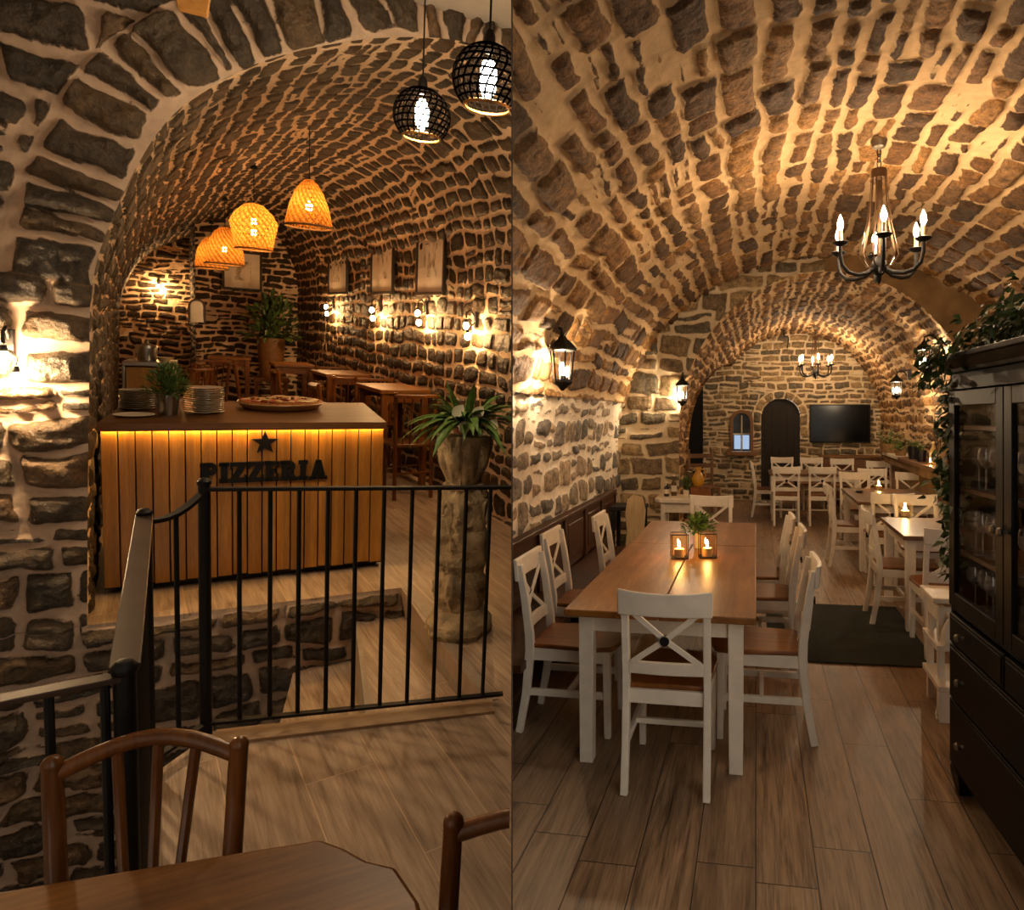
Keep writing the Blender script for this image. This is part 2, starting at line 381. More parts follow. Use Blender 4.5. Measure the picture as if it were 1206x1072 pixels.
# reveal of the opening in the left wall
ya = np.concatenate([np.full(24, 8.02), np.linspace(8.02, 13.2, 120)])
za = np.concatenate([np.linspace(0, .92, 24), .9 + 1.65 * np.sqrt(np.clip(1 - ((13.2 - np.linspace(8.05, 13.2, 120)) / 5.2) ** 2, 0, 1))])
xa = np.interp(za, p2[:len(p2) // 2, 1], p2[:len(p2) // 2, 0])
P = np.zeros((len(ya), 24, 3)); off = np.linspace(.06, -.42, 24)
P[..., 0] = xa[:, None] + off[None]; P[..., 1] = ya[:, None]; P[..., 2] = za[:, None]
la = np.concatenate([[0], np.cumsum(np.hypot(np.diff(ya), np.diff(za)))])
S_, T_ = np.meshgrid(la, -off, indexing='ij'); lay = Lay(14, 0, 8, -.2, .6, (.2, .3), (.09, .16), joint=.02)
d, sid = lay.eval(S_, T_); surf('trim_1', P, M['stone_R'], d, sid)
# dark store room behind the opening
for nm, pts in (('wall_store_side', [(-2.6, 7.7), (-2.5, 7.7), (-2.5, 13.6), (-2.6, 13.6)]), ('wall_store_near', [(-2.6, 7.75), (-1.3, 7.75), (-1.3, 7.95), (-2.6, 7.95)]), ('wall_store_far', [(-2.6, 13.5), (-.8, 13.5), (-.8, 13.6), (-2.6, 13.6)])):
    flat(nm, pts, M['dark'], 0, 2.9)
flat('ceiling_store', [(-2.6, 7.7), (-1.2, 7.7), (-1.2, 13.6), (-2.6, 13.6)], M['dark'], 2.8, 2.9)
# face between the two vaults at YP: stone pier on the left, plaster on the right
p2, n2, ts = path_dense(back, .022)
rr = np.arange(0, 1.25, .022)
P = np.zeros((len(p2), len(rr), 3)); P[..., 0] = p2[:, None, 0] - n2[:, None, 0] * rr[None]; P[..., 2] = p2[:, None, 1] - n2[:, None, 1] * rr[None]; P[..., 1] = YP
N = np.zeros_like(P); N[..., 1] = -1
mid = int(len(p2) * .5)
lay = Lay(15, -3, 4, 0, 4.6, (.14, .27), (.22, .46), joint=.034, split=.15, warp=.03, jag=.012, rr=(.15, .35))
d, sid = lay.eval(P[:mid + 1, :, 0], P[:mid + 1, :, 2])
surf('wall_pier', P[:mid + 1], M['stone_back'], d, sid, relief(d, sid, P[:mid + 1, :, 0], P[:mid + 1, :, 2], .03) * np.clip(rr[None] / .06, 0, 1), N[:mid + 1])
hp = np.clip(rr[None] / .06, 0, 1) * .03 * (fbm(P[mid:, :, 0] * 4, P[mid:, :, 2] * 4, 77) - .5)
surf('wall_spandrel', P[mid:], M['plaster'], None, None, hp, N[mid:])
# end wall with its niche window and arched door
YB = 13.08
DX0, DX1, DZ = .115, .815, 1.92                        # door opening
WX0, WX1, WZ0, WZ1 = -.43, -.10, .94, 1.66             # window opening
P, S_, T_, N = quad_grid((-1.0, YB, 0), (2.6, YB, 0), (-1.0, YB, 3.4), .02)
N = np.zeros_like(P); N[..., 1] = -1
X, Z = P[..., 0], P[..., 2]
dc, dr = (DX0 + DX1) / 2, (DX1 - DX0) / 2
wc, wr = (WX0 + WX1) / 2, (WX1 - WX0) / 2
rd = np.where(Z > DZ - dr, np.hypot(X - dc, Z - (DZ - dr)), np.abs(X - dc))
rw = np.where(Z > WZ1 - wr, np.hypot(X - wc, Z - (WZ1 - wr)), np.where(Z > WZ0, np.abs(X - wc), 9))
lay = Lay(16, -1.2, 3.0, 0, 3.5, (.07, .15), (.16, .40), joint=.024, split=.12, warp=.03, jag=.010, rr=(.15, .4))
d, sid = lay.eval(X, Z)
ringw = .16
ang = np.where(Z > DZ - dr, np.arctan2(Z - (DZ - dr), X - dc) * (dr + .08), np.where(X > dc, (Z - (DZ - dr)), 1.31 + (DZ - dr) - Z))
lr = Lay(17, -3, 5, dr, dr + ringw, (ringw, ringw), (.14, .26), joint=.02, split=0, warp=.01)
d2, s2 = lr.eval(ang, rd)
inr = (rd < dr + ringw) & (Z > 1.2)
d = np.where(inr, d2, np.minimum(d, np.where(Z > 1.2, rd - dr - ringw - .012, 9))); sid = np.where(inr, s2, sid)
keep = (rd > dr) & (rw > wr)
surf('wall_back', P, M['stone_back'], d, sid, relief(d, sid, X, Z, .026), N, keep=keep)

# dividing wall between the two dining rooms: thin at its near end, thicker as it runs back
def divider():
    a = 0.0011; V = []; k = 1 / math.hypot(1, .19625)
    for Y in (.60, 14.5):
        for sgn in (-1, 1):
            for z in (-3.0, 5.5): V.append((-.19625 * Y + sgn * a * Y, Y, z))
    me = bpy.data.meshes.new('wall_middle')
    me.from_pydata(V, [], [(0, 1, 3, 2), (4, 6, 7, 5), (0, 4, 5, 1), (2, 3, 7, 6), (1, 5, 7, 3), (0, 2, 6, 4)])
    me.materials.append(m_plain('partition_paint', srgb('#3a2c20'), .9))
    o = bpy.data.objects.new('wall_middle', me); COL.objects.link(o); o['kind'] = 'structure'
divider()

# ================================================================== LEFT ROOM SHELL
use('L')
YF = 4.30
# floor with the stair well cut out of it
well = [(-1.4, -2.2), (1.2, -2.2), (5.2, 15.4), (-3.6, 15.4), (-3.6, 5.2), (-.78, YF), (.80, YF), (.82, 3.77), (.90, 2.80), (-.14, 3.00), (-.30, 2.80), (-.20, 1.50), (-.36, 1.42), (-.9, 1.42), (-.9, -.5)]
flat('floor_left', clip_poly(well), M['floor_L'], -.10, 0)
def bar_between(name, a, b, w, z0, z1, mat):
    a = Vector((a[0], a[1])); b = Vector((b[0], b[1])); t = (b - a).normalized(); nn = Vector((-t.y, t.x)) * w
    return flat(name, [tuple(a), tuple(b), tuple(b + nn), tuple(a + nn)], mat, z0, z1)
bar_between('trim_2', (-.13, 2.985), (.92, 2.785), -.10, -.09, .012, M['board_edge'])
bar_between('trim_3', (.90, 2.79), (.81, 4.29), -.05, -.26, .004, M['riser'])
# two treads going down to the left and their risers
flat('floor_tread', [(.45, 2.93), (.90, 2.84), (.82, 4.28), (.55, 4.28)], M['floor_L'], -.24, -.17)
flat('trim_4', [(.43, 2.94), (.455, 2.93), (.555, 4.28), (.53, 4.28)], M['riser'], -.44, -.165)
flat('floor_tread_low', [(.0, 3.0), (.44, 2.94), (.54, 4.28), (.2, 4.28)], M['floor_L'], -.5, -.42)
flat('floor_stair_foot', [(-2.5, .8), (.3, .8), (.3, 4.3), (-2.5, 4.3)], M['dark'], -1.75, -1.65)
bar_between('wall_well', (-.16, 2.98), (.90, 2.78), -.05, -1.7, -.10, M['white_ceiling'])
flat('wall_well_side', [(-.28, 2.75), (-.18, 1.5), (-.10, 1.5), (-.18, 2.75)], M['white_ceiling'], -1.7, -.10)
flat('wall_stair_side', [(-1.75, 0), (-1.7, 0), (-1.7, 4.4), (-1.75, 4.4)], M['white_ceiling'], -1.7, 3.7)

PROF = [(-.75, 0), (-.735, .6), (-.715, 1.25), (-.69, 1.76), (-.58, 2.15), (-.40, 2.55), (-.17, 2.81), (.14, 3.03), (.62, 3.24), (1.1, 3.34), (1.5, 3.27), (1.8, 3.05), (2.02, 2.65), (2.10, 2.2), (2.10, 1.2), (2.10, 0)]
p2, n2, ts = path_dense(PROF, .018)
def vault_at(p, y):
    """the vault narrows and sinks a little towards the back"""
    f = (p[..., 0] + .74) / 2.84; k = y - YF
    x = p[..., 0] - k * (.127 + (.173 - .127) * f)
    z = p[..., 1] * (1 - .0075 * k * np.clip((p[..., 1] - 1.0) / 1.5, 0, 1))
    return np.stack([x, z], -1)
yy = np.concatenate([np.arange(YF, 9.0, .018), np.arange(9.0, 15.3, .026)])
P = np.zeros((len(p2), len(yy), 3))
for j, y in enumerate(yy):
    q = vault_at(p2, y); P[:, j, 0] = q[:, 0]; P[:, j, 1] = y; P[:, j, 2] = q[:, 1]
N = np.zeros_like(P); N[..., 0] = n2[:, None, 0]; N[..., 2] = n2[:, None, 1]
T_, S_ = np.meshgrid(ts, yy, indexing='ij')
lay = Lay(21, 3.9, 15.5, 0, ts[-1] + .4, (.10, .175), (.13, .31), joint=.024, split=.06, warp=.040, jag=.008, rr=(.3, .7))
d, sid = lay.eval(S_, T_)
hg = relief(d, sid, S_, T_, .020) * np.clip((S_ - YF) / .06, 0, 1)
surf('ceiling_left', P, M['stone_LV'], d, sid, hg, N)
# arch face with its ring of voussoirs, pier below
i0 = 0
rr = np.arange(0, 1.45, .016)
P = np.zeros((len(p2), len(rr), 3)); P[..., 0] = p2[:, None, 0] - n2[:, None, 0] * rr[None]; P[..., 2] = p2[:, None, 1] - n2[:, None, 1] * rr[None]; P[..., 1] = YF
N = np.zeros_like(P); N[..., 1] = -1
T_, R_ = np.meshgrid(ts, rr, indexing='ij')
lay = Lay(22, -3, 4, -2, 4.8, (.12, .21), (.20, .46), joint=.032, split=.12, warp=.04, jag=.012, rr=(.2, .4))
d, sid = lay.eval(P[..., 0], P[..., 2])
RW = .36
lr = Lay(23, -.2, ts[-1] + .4, 0, RW, (RW, RW), (.09, .21), joint=.030, split=0, warp=.05, jag=.012, rr=(.2, .45))
d2, s2 = lr.eval(T_, R_)
tr = float(ts[np.argmax(p2[:, 1] > 1.72)])
inr = (R_ < RW) & (T_ > tr)
d = np.where(inr, d2, np.minimum(d, np.where(T_ > tr, R_ - RW - .02, 9))); sid = np.where(inr, s2, sid)
hg = relief(d, sid, P[..., 0], P[..., 2], .045, rug=.03); hg *= np.clip(R_ / .06, 0, 1)
surf('wall_face', P, M['stone_L'], d, sid, hg, N, keep=P[..., 2] < 3.7)
P, S_, T_, N = quad_grid((-2.2, YF, -1.7), (.83, YF, -1.7), (-2.2, YF, 0.0), .016)
N = np.zeros_like(P); N[..., 1] = -1
d, sid = lay.eval(P[..., 0], P[..., 2])
top = np.where(P[..., 0] > -.76, -P[..., 2] - .03, 9); d = np.minimum(d, top)
hg = relief(d, sid, P[..., 0], P[..., 2], .045, rug=.03) * np.where(P[..., 0] > -.76, np.clip(-P[..., 2] / .05, 0, 1), 1)
surf('wall_stair', P, M['stone_L'], d, sid, hg, N)
P, S_, T_, N = quad_grid((.83, YF, -1.0), (.83, YF + .5, -1.0), (.83, YF, 0.0), .03)
# end walls
YE, YA = 12.8, 14.9
def rub(name, p00, p10, p01, seed, nrm, mat=None, amp=.022, hh=(.07, .13), ww=(.15, .34)):
    P, S_, T_, N = quad_grid(p00, p10, p01, .022)
    N = np.broadcast_to(np.array(nrm, float), P.shape)
    lay = Lay(seed, -.3, S_.max() + .3, 0, T_.max() + .2, hh, ww, joint=.024, split=.1, warp=.035, jag=.010, rr=(.2, .5))
    d, sid = lay.eval(S_, T_)
    return surf(name, P, mat or M['stone_LV'], d, sid, relief(d, sid, S_, T_, amp), N)
rub('wall_end', (-.80, YE, 0), (1.2, YE, 0), (-.80, YE, 3.2), 31, (0, -1, 0))
rub('wall_end_return', (-.80, YE, 0), (-1.0, YA, 0), (-.80, YE, 3.2), 32, (-1, 0, 0))
rub('wall_alcove', (-2.4, YA, 0), (-.7, YA, 0), (-2.4, YA, 3.2), 33, (0, -1, 0))
# flat white ceiling of the near part and the end of a beam
flat('wall_fill_block', [(-2.4, -1.3), (-.15, -1.3), (-.15, -1.2), (-2.4, -1.2)], M['white_ceiling'], -1.0, 3.6)  # unseen wall added behind the viewer to hold back ambient fill
flat('ceiling_near', clip_poly([(-2.2, -2.5), (1.0, -2.5), (2.2, 4.28), (-2.2, 4.28)]), M['white_ceiling'], 3.47, 3.6)

# ================================================================== OBJECT HELPERS
class MB:
    """collects shapes into one mesh"""
    def __init__(self): self.b = bmesh.new(); self.m = Matrix.Identity(4)
    def at(self, x=0, y=0, z=0, rz=0, rx=0, ry=0):
        self.m = Matrix.Translation((x, y, z)) @ Matrix.Rotation(rz, 4, 'Z') @ Matrix.Rotation(ry, 4, 'Y') @ Matrix.Rotation(rx, 4, 'X'); return self
    def v(self, p): return self.b.verts.new(self.m @ Vector(p))
    def f(self, vs):
        try: return self.b.faces.new(vs)
        except ValueError: return None
    def box(self, x0, x1, y0, y1, z0, z1):
        a = [self.v((x, y, z)) for x in (x0, x1) for y in (y0, y1) for z in (z0, z1)]
        for q in ((0, 1, 3, 2), (4, 6, 7, 5), (0, 4, 5, 1), (2, 3, 7, 6), (0, 2, 6, 4), (1, 5, 7, 3)): self.f([a[i] for i in q])
        return self
    def cbox(self, c, s): return self.box(c[0] - s[0] / 2, c[0] + s[0] / 2, c[1] - s[1] / 2, c[1] + s[1] / 2, c[2] - s[2] / 2, c[2] + s[2] / 2)
    def rings(self, rs, cap=True, close=False):
        L_ = [[self.v(p) for p in r] for r in rs]; n = len(L_[0])
        pairs = list(zip(L_, L_[1:])) + ([(L_[-1], L_[0])] if close else [])
        for a, c in pairs:
            for i in range(n): self.f([a[i], a[(i + 1) % n], c[(i + 1) % n], c[i]])
        if cap and not close: self.f(L_[0][::-1]); self.f(L_[-1])
        return self
    def sweep(self, pts, w, d, side=(1, 0, 0)):
        """rectangular bar along pts: w across `side`, d across the other way; w, d may be lists"""
        pts = [Vector(p) for p in pts]; n = len(pts); s0 = Vector(side).normalized(); rs = []
        for i, p in enumerate(pts):
            t = (pts[min(i + 1, n - 1)] - pts[max(i - 1, 0)]).normalized()
            s = (s0 - t * s0.dot(t)).normalized(); o = t.cross(s)
            a = (w[i] if isinstance(w, (list, tuple)) else w) / 2; b = (d[i] if isinstance(d, (list, tuple)) else d) / 2
            rs.append([p + s * a + o * b, p - s * a + o * b, p - s * a - o * b, p + s * a - o * b])
        return self.rings(rs)
    def tube(self, pts, r, n=8, closed=False):
        pts = [Vector(p) for p in pts]; k = len(pts); rs = []; ref = None
        for i, p in enumerate(pts):
            if closed: t = pts[(i + 1) % k] - pts[i - 1]
            else: t = pts[min(i + 1, k - 1)] - pts[max(i - 1, 0)]
            t.normalize()
            if ref is None: ref = Vector((0, 0, 1)) if abs(t.z) < .9 else Vector((1, 0, 0))
            u = (ref - t * ref.dot(t)).normalized(); w = t.cross(u); ref = u
            rr_ = r[i] if isinstance(r, (list, tuple)) else r
            rs.append([p + (u * math.cos(2 * PI * j / n) + w * math.sin(2 * PI * j / n)) * rr_ for j in range(n)])
        return self.rings(rs, close=closed)
    def lathe(self, prof, n=20, c=(0, 0, 0), cap=True):
        rs = [[(c[0] + r * math.cos(2 * PI * j / n), c[1] + r * math.sin(2 * PI * j / n), c[2] + z) for j in range(n)] for r, z in prof]
        return self.rings(rs, cap=cap)
    def prism(self, pts, y0, y1):
        """outline in x,z pushed along y"""
        return self.rings([[(x, y0, z) for x, z in pts], [(x, y1, z) for x, z in pts]])
    def slab(self, pts, z0, z1):
        return self.rings([[(x, y, z0) for x, y in pts], [(x, y, z1) for x, y in pts]])
    def sphere(self, c, r, n=12, k=8, sz=1.0):
        return self.lathe([(max(r * math.sin(PI * i / k), r * .02), -r * sz * math.cos(PI * i / k)) for i in range(k + 1)], n, c)
    def leaf(self, base, d, up, ln, w, droop=0.3, seg=3):
        """one folded leaf"""
        d = Vector(d).normalized(); up = Vector(up); s = d.cross(up)
        if s.length < 1e-4: s = d.cross(Vector((1, 0, .1)))
        s.normalize(); up = s.cross(d).normalized(); p = Vector(base); prev = None; rows = []
        for i in range(seg + 1):
            f = i / seg; ww = w * math.sin(PI * min(1, .12 + f * .88)) if i < seg else 0.02 * w
            q = p + d * (ln * f) - Vector((0, 0, 1)) * (droop * ln * f * f)
            rows.append([self.v(q + s * ww * .5 + up * ww * .15), self.v(q), self.v(q - s * ww * .5 + up * ww * .15)])
        for a, c in zip(rows, rows[1:]):
            self.f([a[0], a[1], c[1], c[0]]); self.f([a[1], a[2], c[2], c[1]])
        return self
    def build(self, name, mat, parent=None, bevel=0, smooth=40, clip=False, wm=None, segs=2):
        if clip:                                      # cut where the dividing wall stands
            o, n = seam_plane(); o = FR[CUR] @ o; n = FR[CUR].to_3x3() @ n; inv = wm.inverted()
            nl = (inv.to_3x3() @ n).normalized()
            bmesh.ops.bisect_plane(self.b, geom=self.b.verts[:] + self.b.edges[:] + self.b.faces[:], plane_co=inv @ o + nl * .004, plane_no=nl, clear_inner=True)
        bmesh.ops.recalc_face_normals(self.b, faces=self.b.faces[:])
        me = bpy.data.meshes.new(name); self.b.to_mesh(me); self.b.free()
        me.materials.append(mat)
        if smooth and len(me.polygons):
            me.shade_smooth(); me.set_sharp_from_angle(angle=math.radians(smooth))
        o = bpy.data.objects.new(name, me); COL.objects.link(o)
        if parent is not None: o.parent = parent
        if bevel:
            b = o.modifiers.new('bevel', 'BEVEL'); b.width = bevel; b.segments = segs; b.limit_method = 'ANGLE'; b.angle_limit = math.radians(35)
        return o
MB_ = MB
def wmat(loc, rz=0, tilt=0): return FR[CUR] @ Matrix.Translation(loc) @ Matrix.Rotation(rz, 4, 'Z') @ Matrix.Rotation(tilt, 4, 'X')
def thing(name, label, cat, loc, rz=0, group=None, tilt=0):
    o = bpy.data.objects.new(name, None); COL.objects.link(o); o.empty_display_size = .1
    o.matrix_world = wmat(loc, rz, tilt); o['label'] = label; o['category'] = cat
    if group: o['group'] = group
    return o
def solo(o, label, cat, loc, rz=0, group=None, tilt=0):
    """a thing that is one mesh"""
    o.matrix_world = wmat(loc, rz, tilt); o['label'] = label; o['category'] = cat
    if group: o['group'] = group
    return o
def struct(o, loc=(0, 0, 0), rz=0):
    o.matrix_world = wmat(loc, rz); o['kind'] = 'structure'; return o
def kids(o): return [c for c in bpy.data.objects if c.parent == o]
def dup(root, loc, rz, label, group=None, scale=1.0):
    def cp(o, par):
        c = o.copy(); COL.objects.link(c)
        if par is not None: c.parent = par
        for k in kids(o): cp(k, c)
        return c
    r = cp(root, None); sc = root.matrix_world.to_scale() * scale; r.matrix_world = wmat(loc, rz) @ Matrix.Diagonal((*sc, 1)); r['label'] = label
    if group: r['group'] = group
    return r

M['white'] = m_plain('white_paint', srgb('#e6dccb'), 0.42, var=0.07, scale=14, bump=0.05)
M['white_old'] = m_plain('white_worn_paint', srgb('#d8ccb8'), 0.6, var=0.15, scale=8, bump=0.15)
M['seat'] = m_wood('seat_wood', srgb('#643816'), srgb('#a5682c'), 'Y', 0.35, board=.09)
M['table'] = m_wood('table_wood', srgb('#6f4219'), srgb('#bb8036'), 'Y', 0.40, 0.9, board=.11)
M['table_x'] = m_wood('table_wood_dark', srgb('#4d321c'), srgb('#7e5832'), 'Y', 0.35)
M['black'] = m_plain('black_cabinet_paint', srgb('#0b0907'), 0.42, spec=.22, var=0.35, scale=6, bump=0.06)
M['iron'] = m_plain('black_iron', srgb('#0d0b0a'), 0.55, 0.1, var=0.3, bump=0.1, spec=.35)
M['steel'] = m_plain('brushed_steel', srgb('#a8a49c'), 0.28, 1.0, var=0.12)
M['bronze'] = m_plain('aged_bronze', srgb('#5a4430'), 0.4, 0.8, var=0.3, bump=0.2)
M['silver'] = m_plain('dull_silver', srgb('#8d8577'), 0.35, 0.9, var=0.2)
M['glass'] = m_glass('clear_glass')
M['crystal'] = m_glass('drinking_glass', (0.92, 0.92, 0.92), 1.6, 0.05, .16)
M['candle_glass'] = m_glass('candle_glass', (1.0, 0.9, 0.72), 0.2)
M['wax'] = m_plain('candle_wax', srgb('#f0dcb4'), 0.5, var=0.05)
M['flame'] = m_emit('flame', (1.0, 0.62, 0.25), 260)
M['bulb'] = m_emit('warm_bulb', (1.0, 0.70, 0.42), 380)
M['lantern_bulb'] = m_emit('lantern_bulb', (1.0, 0.74, 0.46), 1300)
M['panel'] = m_wood('dark_panel_wood', srgb('#2e170b'), srgb('#5c3319'), 'Z', 0.42)
M['oak'] = m_wood('oak_beam', srgb('#5a3c20'), srgb('#94683a'), 'Y', 0.5)
M['leaf'] = m_plain('green_leaf', srgb('#53702f'), 0.5, var=0.45, scale=30)
M['leaf_d'] = m_plain('dark_ivy_leaf', srgb('#3f5328'), 0.5, var=0.5, scale=25)
M['petal'] = m_plain('white_petal', srgb('#e8e0c8'), 0.6, var=0.06)
M['pot_w'] = m_plain('white_pot', srgb('#ddd2c0'), 0.5, var=0.05)
M['mat'] = m_plain('dark_green_mat', srgb('#2a2e26'), 0.95, var=0.35, scale=60, bump=0.5)
M['screen'] = m_plain('black_screen', srgb('#05060a'), 0.15, var=0.1, spec=0.25)
M['soil'] = m_plain('soil', srgb('#2a1c12'), 0.95, bump=0.5)
M['cabinet_in'] = m_wood('cabinet_shelf_wood', srgb('#4c2f1a'), srgb('#7a5230'), 'X', 0.5)

# ================================================================== RIGHT ROOM OBJECTS
use('R')
def white_chair(label, group):
    t = thing('dining_chair', label, 'chair', (0, 0, 0), 0, group)
    class MB(MB_):
        def __init__(self): super().__init__(); self.m = Matrix.Scale(.94, 4, (1, 0, 0))
    m = MB()
    out = [(-.185, -.2), (-.205, .0), (-.215, .14), (-.19, .22), (-.10, .245), (0, .25), (.10, .245), (.19, .22), (.215, .14), (.205, 0), (.185, -.2)]
    m.slab(out, .43, .452); m.build('seat', M['seat'], t, .006)
    for s in (-1, 1):
        m = MB(); x = s * .185
        m.sweep([(x, -.262, 0), (x, -.225, .2), (x, -.205, .42), (x, -.208, .5), (x, -.235, .7), (x, -.262, .845)], [.034] * 6, [.036, .04, .046, .044, .038, .032]); m.build('leg', M['white'], t, .004)
        m = MB(); m.sweep([(s * .18, .195, 0), (s * .18, .19, .43)], [.032, .04], [.032, .04]); m.build('leg', M['white'], t, .004)
    m = MB()
    m.box(-.17, .17, .17, .195, .37, .43); m.box(-.17, .17, -.215, -.19, .37, .43)
    for s in (-1, 1): m.box(s * .185 - .011, s * .185 + .011, -.19, .18, .37, .43)
    m.build('seat_frame', M['white'], t, .003)
    m = MB()
    for s in (-1, 1): m.box(s * .182 - .011, s * .182 + .011, -.22, .18, .19, .225)
    m.box(-.175, .175, -.02, .002, .195, .22)
    m.build('stretcher', M['white'], t, .003)
    m = MB()                                          # curved top rail
    xs = [-.212, -.14, -.07, 0, .07, .14, .212]
    rs = []
    for x in xs:
        yb = -.262 - .022 * (1 - (x / .212) ** 2)
        zt = .874 - .012 * (1 - (x / .212) ** 2)
        rs.append([(x, yb + .006, .765), (x, yb - .016, .765), (x, yb - .026, zt), (x, yb - .004, zt)])
    m.rings(rs); m.build('top_rail', M['white'], t, .005)
    m = MB(); m.rings([[(x, -.213 - .012 * (1 - (x / .17) ** 2), .505), (x, -.233 - .012 * (1 - (x / .17) ** 2), .505), (x, -.24 - .012 * (1 - (x / .17) ** 2), .56), (x, -.22 - .012 * (1 - (x / .17) ** 2), .56)] for x in (-.17, -.085, 0, .085, .17)])
    m.build('lower_rail', M['white'], t, .003)
    for s in (-1, 1):
        m = MB(); m.sweep([(-s * .155, -.238, .555), (0, -.262 - .004 * s, .66), (s * .15, -.262, .775)], .012, .024, side=(0, 1, 0)); m.build('cross_slat', M['white'], t, .002)
    m = MB().at(0, -.268, .66, rx=PI / 2); m.lathe([(.020, -.012), (.020, .012)], 14); m.build('medallion', M['iron'], t)
    return t
G1 = 'white cross-back chairs around the long dining table'
proto = white_chair('white cross-back chair at the near end of the long table, back to the viewer', G1)
proto.matrix_world = wmat((-.375, 3.08, 0), 0)
RT = -PI / 2
for x, y, rz, lb in [
    (-.92, 3.47, RT, 'white cross-back chair nearest the viewer on the wall side of the long table'),
    (-1.02, 4.20, RT, 'middle white cross-back chair on the wall side of the long table'),
    (-.88, 4.95, RT, 'farthest white cross-back chair on the wall side of the long table'),
    (.02, 3.56, -RT, 'white cross-back chair nearest the viewer on the cabinet side of the long table'),
    (.02, 4.55, -RT, 'middle white cross-back chair on the cabinet side of the long table'),
    (-.02, 5.1, -RT, 'farthest white cross-back chair on the cabinet side of the long table'),
    (-.40, 5.98, PI, 'white cross-back chair at the far end of the long table, facing the viewer')]:
    dup(proto, (x, y, 0), rz, lb, G1)
G2 = 'white cross-back chairs around the back tables'
for x, y, rz, lb in [
    (.20, 11.05, RT, 'white cross-back chair at the left end of the back table before the door'),
    (.44, 10.3, 0, 'white cross-back chair on the near side of the back table, left one'),
    (.95, 10.35, 0, 'white cross-back chair on the near side of the back table, right one'),
    (.46, 12.0, PI, 'white cross-back chair behind the back table, left of the television'),
    (.97, 12.0, PI, 'white cross-back chair behind the back table, under the left half of the television'),
    (1.46, 11.75, PI, 'white cross-back chair behind the back table, under the right half of the television'),
    (1.97, 11.2, PI, 'white cross-back chair farthest back on the right, next to the end of the wall ledge'),
    (1.03, 7.58, RT, 'white cross-back chair on the aisle side of the middle table'),
    (1.28, 7.0, 0, 'white cross-back chair at the near end of the middle table, back to the viewer'),
    (1.27, 8.9, PI, 'white cross-back chair at the far end of the middle table, left one'),
    (1.60, 9.55, PI, 'white cross-back chair beyond the middle table, behind its candle'),
    (1.95, 8.98, PI * .95, 'white cross-back chair under the stone ledge, right of the middle table'),
    (1.14, 5.58, RT, 'white cross-back chair on the aisle side of the table beside the dark mat'),
    (1.28, 4.93, 0, 'white cross-back chair half hidden by the black cabinet, back to the viewer'),
    (1.46, 6.36, PI, 'white cross-back chair at the far end of the table with the glowing candle glass')]:
    dup(proto, (x, y, 0), rz, lb, G2)

def table(label, loc, w, l, rz, top, h=.72, leg=.07, split=False, group=None):
    t = thing('dining_table', label, 'table', loc, rz, group)
    th = .032
    if split:
        y1 = l * .62
        for k, (x0, x1, a, b) in enumerate(((-w / 2, -.002, 0, y1 - .002), (.002, w / 2, 0, y1 - .002), (-w / 2, w / 2, y1 + .002, l))):
            m = MB(); m.box(x0, x1, a, b, h - th, h); m.build('tabletop' if k < 2 else 'extension_leaf', top, t, .005)
    else:
        m = MB(); m.box(-w / 2, w / 2, 0, l, h - th, h); m.build('tabletop', top, t, .006)
    i = .09 if split else .06
    for sx in (-1, 1):
        for yy_ in (i, l - i):
            m = MB(); x = sx * (w / 2 - i); m.sweep([(x, yy_, 0), (x, yy_, h - th)], [leg * .9, leg], [leg * .9, leg]); m.build('leg', M['white'], t, .004)
    for s in (-1, 1):
        m = MB(); x = s * (w / 2 - i); m.box(x - .012, x + .012, i, l - i, h - th - .085, h - th); m.build('apron', M['white'], t, .002)
    for yy_ in (i, l - i):
        m = MB(); m.box(-w / 2 + i, w / 2 - i, yy_ - .012, yy_ + .012, h - th - .085, h - th); m.build('apron', M['white'], t, .002)
    return t
table('long dining table with warm brown plank top and white legs', (-.43, 2.99, 0), .865, 2.66, 0, M['table'], split=True)
table('brown topped white table far back in front of the end wall', (.88, 10.55, 0), 1.35, .85, 0, M['table_x'])
table('brown topped white table in the middle of the right side row', (1.46, 7.22, 0), .86, 1.35, 0, M['table_x'])
table('brown topped white table standing on the edge of the dark mat', (1.52, 5.22, 0), .90, .95, 0, M['table_x'])

# candle lanterns, plant on the long table
def flame_bits(t, z, r=.008):
    m = MB(); m.lathe([(.001, 0), (r * .8, .010), (r, .02), (r * .5, .035), (.001, .046)], 8, (0, 0, z)); return m.build('flame', M['flame'], t)
def candle_lantern(label, loc, group):
    t = thing('candle_lantern', label, 'candle holder', loc, .2, group); a = .05; h = .15
    m = MB()
    for x in (-a, a):
        for y in (-a, a): m.sweep([(x, y, 0), (x, y, h)], .005, .005)
    for z in (.003, h):
        for s in (-1, 1): m.sweep([(-a, s * a, z), (a, s * a, z)], .006, .006, (0, 0, 1)); m.sweep([(s * a, -a, z), (s * a, a, z)], .006, .006, (0, 0, 1))
    m.build('frame', M['bronze'], t)
    m = MB(); m.box(-a, a, -a, a, 0, .006); m.build('base', M['iron'], t)
    for s in (-1, 1):
        m = MB(); m.box(-a + .004, a - .004, s * (a - .003) - .0008, s * (a - .003) + .0008, .008, h - .006); m.build('pane', M['candle_glass'], t)
        m = MB(); m.box(s * (a - .003) - .0008, s * (a - .003) + .0008, -a + .004, a - .004, .008, h - .006); m.build('pane', M['candle_glass'], t)
    m = MB(); m.lathe([(.03, .006), (.03, .055), (.026, .058)], 16); m.build('candle', M['wax'], t)
    flame_bits(t, .06)
    return t
p = onz(800, 657, .72); candle_lantern('left glass candle lantern on the long table, in front of the plant', p, 'candle lanterns on the long table')
p = onz(833, 656, .72); candle_lantern('right glass candle lantern on the long table, in front of the plant', p, 'candle lanterns on the long table')
